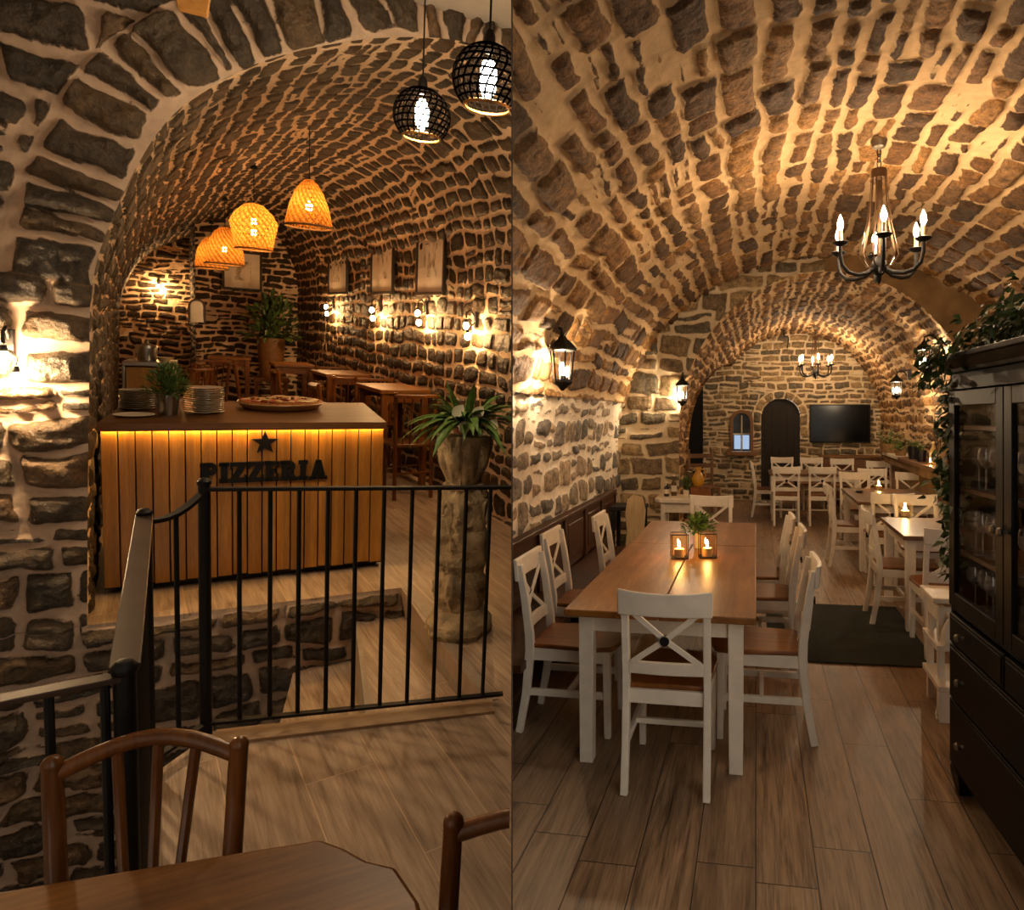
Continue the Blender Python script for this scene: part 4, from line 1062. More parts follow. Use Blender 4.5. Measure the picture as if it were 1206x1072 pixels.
spiky('potted_plant', 'spiky dark green plant with white blossoms on the white console table', (-.72, 7.12, zc), M['pot_w'], .035, .07, 46, .24, 21, 5)
t = thing('wooden_box', 'small reddish wooden box on the right end of the white console table', 'box', (-.58, 7.16, zc))
m = MB(); m.box(-.09, .11, -.07, .07, 0, .09); m.build('body', M['seat'], t, .003); m = MB(); m.box(-.095, .115, -.075, .075, .09, .105); m.build('lid', M['seat'], t, .003)
t = thing('jug', 'yellow ceramic jug standing on the small wooden box', 'jug', (-.60, 7.16, zc + .106))
yl = m_plain('yellow_glaze', srgb('#b9851c'), .3, var=.15)
m = MB(); m.lathe([(.04, 0), (.062, .03), (.066, .08), (.045, .13), (.028, .16), (.034, .20), (.030, .20), (.022, .165), (.001, .16)], 20); m.build('body', yl, t)
m = MB(); m.tube([(.03, 0, .185), (.07, 0, .17), (.08, 0, .12), (.06, 0, .07)], .008, 8); m.build('handle', yl, t)
t = thing('painted_board', 'pale driftwood board with rough edges leaning at the end of the bench', 'board', (-1.12, 6.35, 0.0), .25, tilt=-.10)
m = MB(); m.prism([(-.10, .35), (.10, .35), (.085, .55), (.10, .70), (.07, .82), (-.02, .85), (-.08, .80), (-.10, .66), (-.085, .5)], 0, .03); m.build('board', m_wood('driftwood', srgb('#9a7c4e'), srgb('#d8c096'), 'Z', .7), t, .006)
m = MB(); m.box(-.10, -.06, .0, .03, 0, .36); m.box(.06, .10, 0, .03, 0, .36); m.build('foot', M['oak'], t)
t = thing('side_stool', 'dark square wooden stool standing between the bench and the pier', 'stool', (-1.26, 6.75, 0))
m = MB(); m.box(-.17, .17, -.17, .17, .66, .70); m.build('top', M['dark'], t, .006)
for x in (-.14, .14):
    for y in (-.14, .14):
        m = MB(); m.box(x - .018, x + .018, y - .018, y + .018, 0, .66); m.build('leg', M['dark'], t)
t = thing('ladder_chair', 'old brown ladder-back chair standing in the dark opening by the pier', 'chair', (-.82, 11.0, 0), .35)
for s in (-1, 1):
    m = MB(); m.sweep([(s * .19, .2, 0), (s * .19, .2, .5), (s * .20, .25, 1.05)], .04, .035); m.build('leg', M['oak'], t)
    m = MB(); m.sweep([(s * .19, -.18, 0), (s * .19, -.18, .45)], .04, .04); m.build('leg', M['oak'], t)
for z in (.62, .78, .94):
    m = MB(); y = .2 + (z - .5) * .09; m.box(-.19, .19, y - .01, y + .01, z - .035, z + .035); m.build('back_slat', M['oak'], t)
m = MB(); m.box(-.21, .21, -.2, .22, .43, .46); m.build('seat', M['oak'], t, .006)

# ================================================================== LEFT ROOM OBJECTS
use('L')
M['counter'] = m_wood('counter_wood', srgb('#8a5a20'), srgb('#cf9440'), 'Z', 0.45, 1.0, 0.1, board=.0779)
M['counter_top'] = m_wood('counter_top_wood', srgb('#4a2c14'), srgb('#7d5226'), 'X', 0.5)
M['brown'] = m_wood('brown_chair_wood', srgb('#4a2a10'), srgb('#854f1f'), 'Z', 0.30)
M['brown_t'] = m_wood('brown_table_wood', srgb('#4c2a0c'), srgb('#96601f'), 'X', 0.42, .8)
M['led'] = m_emit('warm_strip', (1.0, .56, .14), 60)
M['amber'] = m_emit('amber_bulb', (1.0, .56, .22), 380)
M['edison'] = m_emit('filament_bulb', (1.0, .74, .46), 520)
M['plate'] = m_plain('plate_glaze', srgb('#d2cabd'), .22, var=.08)
M['plate_d'] = m_plain('plate_dark_rim', srgb('#8c8272'), .3, var=.15)
M['carved'] = m_plain('carved_stone', srgb('#a89474'), .75, var=.45, scale=12, bump=.8)
M['cage'] = m_plain('dark_cage_wire', (.0012, .0009, .0007), .9, var=.2, spec=.0)
YC = 4.72
def counter():
    t = thing('pizza_counter', 'wooden slatted counter with star and lettering on its front', 'counter', (0, YC, 0)); hw = .745; D = 1.08; Ht = 1.0
    m = MB(); n = 19; w = 2 * hw / n
    for i in range(n):
        x0 = -hw + i * w; m.box(x0 + .0035, x0 + w - .0035, 0, .022, .045 + .004 * (i % 3), Ht - .04)
    m.build('front_boards', M['counter'], t, .0025)
    m = MB(); m.box(-hw, hw, .024, .04, .03, Ht - .035); m.box(-hw, -hw + .02, .024, D, .03, Ht - .035); m.box(hw - .02, hw, .024, D, .03, Ht - .035); m.box(-hw, hw, D - .02, D, .03, Ht - .035); m.build('carcass', M['dark'], t)
    m = MB(); m.box(-hw + .04, hw - .04, .07, D - .05, 0, .03); m.build('plinth', M['dark'], t)
    m = MB(); m.box(-hw - .01, hw + .01, -.035, D + .02, Ht - .03, Ht); m.box(-hw - .01, hw + .01, -.035, -.029, Ht - .047, Ht - .03); m.build('countertop', M['counter_top'], t, .002)
    m = MB(); m.box(-hw + .005, hw - .005, -.020, -.006, Ht - .040, Ht - .031); m.build('light_strip', M['led'], t)
    # star and letters stand off the boards
    m = MB(); st = []
    for k in range(10):
        a = PI / 2 + k * PI / 5; r = .075 if k % 2 == 0 else .031; st.append((.055 + r * math.cos(a), .872 + r * 1.02 * math.sin(a)))
    m.prism(st, -.014, 0); m.build('star', M['iron'], t, .001)
    hgt, st_ = .125, .034
    def letter(ch, x, z):
        m = MB(); s = .012                            # slab serif capitals
        R_ = lambda a, b, c, e: m.prism([(x + a, z + c), (x + b, z + c), (x + b, z + e), (x + a, z + e)], -.022, -.001)
        h = hgt
        if ch == 'I': R_(.010, .010 + st_, 0, h); R_(0, st_ + .02, 0, .024); R_(0, st_ + .02, h - .024, h); w = st_ + .02
        elif ch in 'PR':
            R_(.010, .010 + st_, 0, h); R_(0, st_ + .022, 0, .024); R_(0, .06, h - .026, h)
            o = []; i_ = []
            cx, cz, ro, ri = .050, h - .038, .038, .012
            a = np.linspace(PI / 2, -PI / 2, 9)
            for p, q in zip(a, a[1:]):
                m.prism([(x + cx + ro * math.cos(p), z + cz + ro * math.sin(p)), (x + cx + ro * math.cos(q), z + cz + ro * math.sin(q)), (x + cx + ri * math.cos(q), z + cz + ri * math.sin(q)), (x + cx + ri * math.cos(p), z + cz + ri * math.sin(p))], -.022, -.001)
            R_(.04, cx + .002, cz - ro, cz - ri); R_(.04, cx + .002, cz + ri, cz + ro); w = .09
            if ch == 'R': m.prism([(x + .045, z + .05), (x + .075, z + .05), (x + .098, z), (x + .062, z)], -.022, -.001); R_(.062, .102, 0, .022); w = .10
        elif ch == 'Z':
            w = .086; R_(0, w, h - .026, h); R_(0, w, 0, .026); m.prism([(x, z + .02), (x + .040, z + .02), (x + w, z + h - .02), (x + w - .040, z + h - .02)], -.022, -.001); R_(0, .014, h - .044, h); R_(w - .014, w, 0, .044)
        elif ch == 'E':
            w = .078; R_(.008, .008 + st_, 0, h); R_(0, w, 0, .026); R_(0, w, h - .026, h); R_(.02, .062, h / 2 - .012, h / 2 + .012); R_(w - .014, w, 0, .042); R_(w - .014, w, h - .042, h)
        elif ch == 'A':
            w = .108; m.prism([(x + .010, z), (x + .042, z), (x + .066, z + h), (x + .040, z + h)], -.022, -.001); m.prism([(x + .066, z), (x + .100, z), (x + .072, z + h), (x + .042, z + h)], -.022, -.001); R_(.03, .08, .03, .05); R_(0, .05, 0, .02); R_(.058, w, 0, .02)
        m.build('letter', M['iron'], t, .0008); return w
    x = -.28
    for ch in 'PIZZERIA': x += letter(ch, x, .632) + .004
    return t
counter()
ZT = 1.001
def plate_stack(u, v, n, r, side, group, proto_=None):
    p = onz(u, v, 1.0); p.y += r
    for k in range(n):
        pos = {0: 'lowest', n - 1: 'topmost'}.get(k)
        lb = ('%s plate of the %s stack on the counter' % (pos, side)) if pos else 'plate within the %s stack on the counter, between lowest and topmost' % side
        q = Vector((p.x + random.uniform(-.003, .003), p.y + random.uniform(-.003, .003), ZT + k * .0138))
        if proto_ is None:
            proto_ = thing('dinner_plate', lb, 'plate', q, 0, group)
            m = MB(); m.lathe([(r * .55, 0), (r * .6, .002), (r * .98, .012), (r * .985, .0145), (r * .6, .0055), (.002, .005)], 32); m.build('body', M['plate'], proto_)
            m = MB(); m.lathe([(r * .965, .0105), (r, .0125), (r * .99, .0155), (r * .955, .0145)], 32, cap=False); m.build('rim', M['plate_d'], proto_)
        else: dup(proto_, q, 0, lb, group)
    return proto_
plate_stack(239, 489, 12, .112, 'right', 'plates in the right stack')
plate_stack(159, 484, 9, .095, 'left', 'plates in the left stack')
t = thing('serving_dish', 'flat white round dish lying in front of the left plate stack', 'dish', onz(157, 490, 1.0) + Vector((0, .03, .001)))
t.location = (FR['L'] @ Vector((onz(157, 491, 1.0) + Vector((0, .035, .001)))))
for k in kids(t): pass
m = MB(); m.lathe([(.06, 0), (.10, .008), (.102, .011), (.06, .004), (.002, .004)], 28); m.build('body', M['petal'], t)
bushy('herb_pot', 'bushy green herb in shiny metal pot between the plate stacks', 'plant', onz(197, 490, 1.0) + Vector((0, .06, .001)), M['steel'], .062, .125, .12, .17, 520, .05, .014, seed=4)
# pizza on its round pan
p = onz(333, 486, 1.0); p.y += .26
t = thing('pizza_pan', 'large round pale pan under the pizza on the counter', 'pan', p + Vector((0, 0, .001)))
m = MB(); m.lathe([(.20, 0), (.235, .006), (.275, .044), (.272, .050), (.250, .030), (.002, .024)], 48); m.build('pan', m_plain('pan_clay', srgb('#d0a670'), .4, var=.12), t)
t = thing('pizza', 'big round pizza with melted cheese and dark toppings on the pan', 'pizza', p + Vector((0, 0, .028)))
rnd = random.Random(2)
m = MB(); m.lathe([(.20, 0), (.255, .010), (.262, .022), (.250, .032), (.236, .026), (.225, .020)], 48, cap=False)
for v in m.b.verts: v.co *= 1 + .015 * math.sin(9 * math.atan2(v.co.y, v.co.x))
m.build('crust', m_plain('crust', srgb('#b9763a'), .6, var=.35, scale=30, bump=.4), t)
m = MB(); m.lathe([(.236, .020), (.18, .034), (.10, .042), (.002, .044)], 40); m.build('sauce', m_plain('cheese_and_sauce', srgb('#c8581e'), .4, var=.45, scale=22, bump=.4), t)
chz = m_plain('cheese', srgb('#f4d49a'), .35, var=.15, scale=40); dk = m_plain('dark_olive', srgb('#2a211a'), .3, var=.3); sal = m_plain('salami', srgb('#8a2f16'), .4, var=.25, scale=40)
for kind, mat_, nn, rr_ in (('cheese_piece', chz, 38, .028), ('olive', dk, 22, .013), ('salami_slice', sal, 14, .026)):
    for i in range(nn):
        a = rnd.uniform(0, 2 * PI); r = .215 * rnd.random() ** .5; q = rr_ * rnd.uniform(.7, 1.2)
        m = MB().at(r * math.cos(a), r * math.sin(a), .022 + .022 * (1 - (r / .236) ** 2), rnd.uniform(0, 3), rnd.uniform(-.2, .2)); m.lathe([(q * .8, 0), (q, .004), (q * .8, .010), (.001, .011)], 9); m.build(kind, mat_, t)
# steel machine with pan on top, behind the left plates
p = Vector((-.625, 5.62, ZT))
t = thing('coffee_machine', 'steel box machine with wooden front at the back left of the counter', 'machine', p)
m = MB(); m.box(-.10, .13, -.12, .15, 0, .07); m.box(-.10, .13, -.12, .15, .22, .245); m.box(-.10, -.085, -.12, .15, .07, .22); m.box(.115, .13, -.12, .15, .07, .22); m.build('body', M['steel'], t, .004)
m = MB(); m.box(-.083, .113, -.10, .14, .075, .215); m.build('front', M['counter'], t)
m = MB(); m.tube([(.09, -.12, .23), (.12, -.16, .20), (.14, -.18, .15)], .006, 6); m.build('spout', M['steel'], t)
t.matrix_world = t.matrix_world @ Matrix.Scale(1.2, 4)
t = thing('steel_pot', 'shiny steel pot with lid standing on the box machine', 'pot', p + Vector((-.0, .0, .296)))
m = MB(); m.lathe([(.055, 0), (.057, .005), (.057, .085), (.002, .085)], 24); m.build('body', M['steel'], t)
m = MB(); m.lathe([(.060, .085), (.055, .10), (.02, .112), (.002, .114)], 24); m.sphere((0, 0, .122), .01, 8, 6); m.build('lid', M['steel'], t)
t = thing('bread_bowl', 'small pale bowl beside the steel pot on the machine', 'bowl', p + Vector((.10, -.03, .296)))
m = MB(); m.lathe([(.025, 0), (.045, .025), (.042, .026), (.022, .006), (.001, .005)], 18); m.build('bowl', chz, t)

# carved stone pedestal with its plant
def pedestal():
    t = thing('stone_pedestal', 'carved stone pedestal standing to the right of the counter', 'pedestal', onz(540, 742, 0) + Vector((0, .0, .0)))
    def rough(name, prof, n, amp, sd, lobes=0, la=0):
        pr = np.array(prof); zz = np.linspace(0, 1, 110); L_ = np.concatenate([[0], np.cumsum(np.hypot(*np.diff(pr, axis=0).T))]); L_ /= L_[-1]
        r = np.interp(zz, L_, pr[:, 0]); z = np.interp(zz, L_, pr[:, 1]); th = np.linspace(0, 2 * PI, n, endpoint=False)
        A, Z = np.meshgrid(th, z, indexing='ij'); Rr = np.broadcast_to(r, A.shape).copy()
        nz = fbm(np.cos(A) * 3.2 + 7 + Z * 9, np.sin(A) * 3.2 + 3 + Z * 6, sd, 4) - .5
        Rr += amp * nz * 2
        if lobes: Rr += la * np.abs(np.cos(A * lobes / 2)) * np.clip(np.sin((Z - Z.min()) / (Z.max() - Z.min()) * PI), 0, 1)
        m = MB(); m.rings([[(Rr[i, j] * math.cos(A[i, j]), Rr[i, j] * math.sin(A[i, j]), Z[i, j]) for i in range(n)] for j in range(len(z))]); m.build(name, M['carved'], t)
    rough('base', [(.165, 0), (.178, .03), (.172, .07), (.14, .11), (.125, .14)], 60, .022, 3)
    rough('shaft', [(.120, .12), (.128, .3), (.116, .36), (.128, .40), (.130, .55), (.124, .58), (.128, .62), (.125, .75), (.105, .80)], 84, .034, 5, 6, .012)
    rough('neck', [(.09, .79), (.105, .805), (.105, .82), (.09, .83)], 36, .004, 7)
    rough('capital', [(.085, .83), (.092, .87), (.112, .93), (.130, 1.01), (.136, 1.06), (.137, 1.09), (.12, 1.095), (.002, 1.095)], 84, .012, 9, 8, .018)
    for k in range(3):                                # raised oval carvings
        a = -PI / 2 + (k - 1) * .9; m = MB(); m.tube([(.128 * math.cos(a + .22 * math.cos(q)), .128 * math.sin(a + .22 * math.cos(q)), .68 + .06 * math.sin(q)) for q in np.linspace(0, 2 * PI, 20, endpoint=False)], .012, 6, True); m.build('carving', M['carved'], t)
    return t
ped = pedestal(); pp = onz(540, 742, 0)
def lily():
    loc = pp + Vector((0, 0, 1.096)); rnd = random.Random(14)
    t = thing('peace_lily', 'spreading green plant with four white blooms on the stone pedestal', 'plant', loc); wm = t.matrix_world.copy()
    m = MB(); m.lathe([(.06, 0), (.075, .035), (.078, .04), (.066, .038), (.002, .03)], 20); m.build('pot', m_plain('terracotta_saucer', srgb('#8a5a34'), .6, var=.15), t)
    m = MB()
    for i in range(95):
        a = rnd.uniform(0, 2 * PI); e = rnd.uniform(.15, 1.25); ln = rnd.uniform(.16, .34)
        if i < 40: e = rnd.uniform(.35, .8); ln = rnd.uniform(.26, .40)
        b = Vector((.03 * math.cos(a), .03 * math.sin(a), .05))
        m.leaf(b, (math.cos(a) * math.cos(e), math.sin(a) * math.cos(e), math.sin(e)), (-math.cos(a) * .7, -math.sin(a) * .7, 1), ln, rnd.uniform(.028, .058), rnd.uniform(.35, .85) * math.cos(e), 6)
    m.build('foliage', M['leaf'], t, smooth=0, clip=True, wm=wm)
    for x, y, z in ((-.07, -.10, .13), (.03, -.11, .125), (-.04, -.13, .055), (.10, -.13, .06)):
        m = MB(); m.leaf((x - .02, y, z - .03), (.5, -.1, .8), (0, -1, .2), .085, .06, .1, 5); m.tube([(x * .2, y * .2, .03), (x - .02, y, z - .03)], .003, 5); m.build('bloom', M['petal'], t)
lily()

# railing round the stair well
def railing():
    P1, P2, P3 = Vector((-.165, 2.98, 0)), Vector((-.325, 2.78, 0)), Vector((-.215, 1.54, 0))
    E_ = Vector((.955, 2.745, 0)); W_ = Vector((-1.2, 1.40, 0))
    t = thing('stair_railing', 'black iron railing with thin bars around the stair opening', 'railing', P1); o = P1
    def post(p, r=.021, z0=-.0, z1=1.0):
        q = p - o; m = MB(); m.tube([(q.x, q.y, z0), (q.x, q.y, z1)], r, 10); m.lathe([(r, z1), (r * 1.15, z1 + .004), (r * 1.15, z1 + .016), (r * .7, z1 + .026), (.002, z1 + .028)], 10, (q.x, q.y, 0)); m.build('post', M['iron'], t)
    post(P1); post(P2, .021, 0, .945); post(P3, .019, 0, .955)
    m = MB(); a, b = P1 - o, E_ - o; m.sweep([a + Vector((0, 0, .985)), b + Vector((0, 0, .985))], .014, .030, (0, 0, 1)); m.build('handrail', M['iron'], t, .002)
    m = MB(); m.sweep([a + Vector((0, 0, .05)), b + Vector((0, 0, .05))], .012, .028, (0, 0, 1)); m.build('bottom_rail', M['iron'], t, .002)
    for u in (282, 318, 351.5, 385, 417.5, 450, 482.5, 514, 545, 573):
        d = ray(u, 700); k = (E_ - P1); s = ((P1.y * d.x / d.y) - P1.x) / (k.x - k.y * d.x / d.y)
        q = P1 + k * s - o; m = MB(); m.tube([(q.x, q.y, .05), (q.x, q.y, .985)], .0085, 8); m.build('baluster', M['iron'], t)
    m = MB(); q = P2 - o; pts = []
    for f in np.linspace(0, 1, 7): pts.append(Vector((q.x * f, q.y * f, 1.0 * .975 - .03 * math.sin(PI * f) - .05 * f)))
    m.sweep(pts, .014, .03, (0, 0, 1)); m.build('handrail', M['iron'], t)
    m = MB(); m.sweep([(0, 0, .05), (q.x, q.y, .05)], .012, .03, (0, 0, 1)); m.build('bottom_rail', M['iron'], t)
    m = MB(); m.tube([(q.x * .5, q.y * .5, .05), (q.x * .5, q.y * .5, .915)], .0085, 8); m.build('baluster', M['iron'], t)
    a, b = P2 - o, P3 - o
    m = MB(); m.sweep([a + Vector((0, 0, .945)), b + Vector((0, 0, .965))], .012, .05, (0, 0, 1)); m.build('handrail', m_plain('worn_iron', srgb('#3b2d22'), .4, .5, var=.3), t, .002)
    m = MB(); m.sweep([a + Vector((0, 0, .05)), b + Vector((0, 0, .05))], .012, .03, (0, 0, 1)); m.build('bottom_rail', M['iron'], t)
    for k in range(1, 11):
        q = a.lerp(b, k / 11); m = MB(); m.tube([(q.x, q.y, .05), (q.x, q.y, .945)], .0085, 8); m.build('baluster', M['iron'], t)
    a, b = P3 - o, W_ - o
    m = MB(); m.sweep([a + Vector((0, 0, .95)), b + Vector((0, 0, .95))], .012, .035, (0, 0, 1)); m.build('handrail', bpy.data.materials['worn_iron'], t, .002)
    m = MB(); m.sweep([a + Vector((0, 0, .05)), b + Vector((0, 0, .05))], .012, .03, (0, 0, 1)); m.build('bottom_rail', M['iron'], t)
    for k in (.03, .11, .2, .32, .45): q = a.lerp(b, k); m = MB(); m.tube([(q.x, q.y, .05), (q.x, q.y, .945)], .008, 8); m.build('baluster', M['iron'], t)
railing()

# brown chair, table and second chair in the foreground
def spindle_chair(t, A, B, zt, zb, lean, clip=False):
    """back posts at A and B (offsets from the thing), top rail bowed backwards and upwards"""
    wm = t.matrix_world.copy(); kw = dict(clip=True, wm=wm) if clip else {}
    A, B = Vector(A), Vector(B); ax = (B - A).normalized(); nr = Vector((-ax.y, ax.x, 0))     # away from the sitter
    up = lambda p, z: p + Vector((0, 0, z))
    Ab, Bb = A + ax * lean - nr * .03, B - ax * lean - nr * .03
    for p, q in ((A, Ab), (B, Bb)):
        m = MB(); m.tube([up(q, 0), up(q, zb), up(p, zt)], [.014, .017, .0155], 12); m.sphere(up(p, zt), .0165, 12, 8)
        if not clip or p is A: m.build('post', M['brown'], t, **kw)
        else: m.b.free()
    top = [A + (B - A) * f + nr * (.03 * math.sin(PI * f)) + Vector((0, 0, zt - .02 + .035 * math.sin(PI * f))) for f in np.linspace(0, 1, 11)]
    m = MB(); m.tube(top, .0145, 10); m.build('top_rail', M['brown'], t, **kw)
    for f in (.30, .52, .74):
        q = Ab + (Bb - Ab) * (.25 + .5 * f); p = top[0].lerp(top[-1], f); i = int(f * 10); p = top[i].lerp(top[i + 1], f * 10 - i)
        if clip: continue
        m = MB(); m.tube([up(q, zb), p], [.008, .009], 8); m.build('spindle', M['brown'], t)
    s0, s1 = up(Ab, zb), up(Bb, zb)
    m = MB(); sl = [(Ab.x - nr.x * .0, Ab.y), (Bb.x, Bb.y), (Bb.x - nr.x * .34 + ax.x * .03, Bb.y - nr.y * .34 + ax.y * .03), (Ab.x - nr.x * .34 - ax.x * .03, Ab.y - nr.y * .34 - ax.y * .03)]
    m.slab(sl, zb - .03, zb); m.build('seat', M['brown'], t, .006, **kw)
    for q in sl[2:]:
        m = MB(); m.tube([(q[0], q[1], 0), (q[0], q[1], zb - .02)], .015, 10)
        if clip and q == sl[2]: m.b.free()
        else: m.build('leg', M['brown'], t, **kw)
A0, B0 = Vector((-.30, 1.42, 0)), Vector((-.025, 1.36, 0))
t = thing('spindle_chair', 'dark brown spindle chair behind the foreground table, in front of the railing', 'chair', A0)
spindle_chair(t, (0, 0, 0), B0 - A0, .865, .45, .015)
t = thing('spindle_chair', 'dark brown wooden chair at the right end of the foreground table, partly cut off', 'chair', (.275, 1.0, 0))
spindle_chair(t, (0, 0, 0), (.30, -.20, 0), .865, .45, .0, clip=True)
t = thing('cafe_table', 'brown wooden table with cut corner in the near left foreground', 'table', (-.2, 1.0, 0)); o_ = Vector((-.2, 1.0))
m = MB(); pts = [(-.75, 1.36), (-.34, 1.29), (.05, 1.215), (.10, 1.205), (.135, 1.165), (.165, 1.12), (.205, 1.085), (.225, 1.0), (.21, .55), (-.75, .55)]
m.slab([(x - o_.x, y - o_.y) for x, y in pts], .715, .75); m.build('tabletop', M['brown_t'], t, .008)
for x, y in ((-.60, 1.22), (.06, 1.12), (.10, .68), (-.60, .68)):
    m = MB(); m.tube([(x - o_.x, y - o_.y, 0), (x - o_.x, y - o_.y, .72)], .022, 10); m.build('leg', M['brown'], t)

# pendant lamps
def cord_to(t, z1, z2):
    m = MB(); m.tube([(0, 0, z1), (0, 0, z2)], .004, 6); m.build('cord', M['iron'], t)
def globe_lamp(label, loc, zc_, group):
    r = .125
    t = thing('globe_pendant', label, 'lamp', loc, .2, group)
    cord_to(t, r + .02, zc_ - loc.z)
    m = MB(); m.lathe([(.012, r + .05), (.02, r + .03), (.022, r - .005), (.015, r - .03)], 14); m.build('socket', M['iron'], t)
    m = MB(); a1 = 2.42
    for a in np.linspace(.22, a1, 11):
        q = r * math.sin(a); z = r * math.cos(a); k = 28
        m.tube([(q * math.cos(u), q * math.sin(u), z) for u in np.linspace(0, 2 * PI, k, endpoint=False)], .0042, 5, True)
    for i in range(24):
        u = 2 * PI * i / 24; m.tube([(r * math.sin(a) * math.cos(u + .25 * math.sin(a * 2)), r * math.sin(a) * math.sin(u + .25 * math.sin(a * 2)), r * math.cos(a)) for a in np.linspace(.15, a1, 12)], .0040, 5)
    m.build('cage', M['cage'], t)
    q = r * math.sin(a1); z = r * math.cos(a1)
    m = MB(); m.tube([(q * math.cos(u), q * math.sin(u), z) for u in np.linspace(0, 2 * PI, 28, endpoint=False)], .006, 6, True); m.build('rim', m_plain('gold_rim', srgb('#a87a3c'), .35, .6, var=.2), t)
    m = MB(); m.lathe([(.012, .075), (.022, .06), (.030, .03), (.031, .0), (.026, -.04), (.012, -.062), (.002, -.066)], 14); m.build('bulb', M['edison'], t)
    return t
gl = ony(497, 137, 3.4); GP = globe_lamp('black wire globe pendant, lower and left of the two', gl, 3.47, 'black wire globe pendants')
g2 = ony(575, 95, 2.58); G2_ = dup(GP, g2, .9, 'black wire globe pendant, higher and right of the two', 'black wire globe pendants')
def m_weave():
    m, nt, out = new_mat('woven_rattan'); tc = nd(nt, 'TexCoord')
    sx = nd(nt, 'SeparateXYZ', {0: tc.outputs['Object']})
    an = math_(nt, 'ARCTAN2', sx.outputs[1], sx.outputs[0])
    a = math_(nt, 'SINE', math_(nt, 'ADD', math_(nt, 'MULTIPLY', an, 22.0), math_(nt, 'MULTIPLY', sx.outputs[2], 90.0)))
    b = math_(nt, 'SINE', math_(nt, 'SUBTRACT', math_(nt, 'MULTIPLY', an, 22.0), math_(nt, 'MULTIPLY', sx.outputs[2], 90.0)))
    no = nd(nt, 'TexNoise', {'Vector': tc.outputs['Object'], 'Scale': 30.0}).outputs[0]
    hole = ss(nt, math_(nt, 'ADD', math_(nt, 'MULTIPLY', a, b), math_(nt, 'MULTIPLY', no, .5)), .62, .8)
    col = ramp(nt, math_(nt, 'ADD', math_(nt, 'MULTIPLY', a, .3), no), [(.2, srgb('#84561f')), (.8, srgb('#cf9448'))])
    df = nd(nt, 'BsdfDiffuse', {0: col}); tl = nd(nt, 'BsdfTranslucent', {0: col}); tr = nd(nt, 'BsdfTransparent')
    x = nd(nt, 'MixShader', {0: .55, 1: df.outputs[0], 2: tl.outputs[0]}); y = nd(nt, 'MixShader', {0: hole, 1: x.outputs[0], 2: tr.outputs[0]})
    nt.links.new(y.outputs[0], out.inputs[0]); return m
M['rattan'] = m_weave(); M['rattan_bulb'] = m_emit('rattan_lamp_bulb', (1.0, .50, .17), 150)
def rattan(label, loc, prof, zc_, bulbs=1):
    t = thing('rattan_pendant', label, 'lamp', loc, 0, 'woven rattan pendant lamps')
    m = MB(); m.lathe(prof, 28, cap=False); m.build('shade', M['rattan'], t)
    m = MB(); r0, z0 = prof[0]; m.tube([(r0 * math.cos(u), r0 * math.sin(u), z0) for u in np.linspace(0, 2 * PI, 28, endpoint=False)], .009, 6, True); m.build('rim', M['wicker'], t)
    cord_to(t, prof[-1][1] - .08, zc_ - loc.z)
    m = MB(); m.lathe([(.03, 0), (.03, .03), (.01, .05)], 12, (0, 0, zc_ - loc.z - .05)); m.build('canopy', M['iron'], t)
    for k in range(bulbs):
        m = MB(); m.lathe([(.008, .05), (.022, .03), (.028, 0), (.02, -.024), (.002, -.034)], 10, (0, 0, prof[0][1] + .16 + .10 * k)); m.build('bulb', M['rattan_bulb'], t)
bell = [(.185, -.19), (.178, -.15), (.15, -.02), (.11, .09), (.07, .155), (.045, .18), (.04, .19)]
facet = [(.165, -.20), (.18, -.1), (.215, .06), (.17, .15), (.09, .23), (.045, .25)]
dome = [(.20, -.21), (.19, -.08), (.165, .05), (.11, .16), (.05, .21), (.03, .22)]
p = ony(364, 240, 6.5); rattan('woven rattan bell pendant nearest the viewer, over the pizza', p, bell, 3.28)
p = ony(299, 270, 8.0); rattan('woven rattan pendant with angular shade, in the middle of the row', p, facet, 3.12, 2)
p = ony(265, 290, 9.5); rattan('woven rattan dome pendant left of the angular one', p, dome, 2.98)
p = ony(249, 298, 11.4); rattan('farthest woven rattan pendant, half hidden behind the dome one', p, dome, 2.9)

M['frame_dark'] = m_plain('dark_picture_frame', srgb('#140b07'), .4, var=.2)
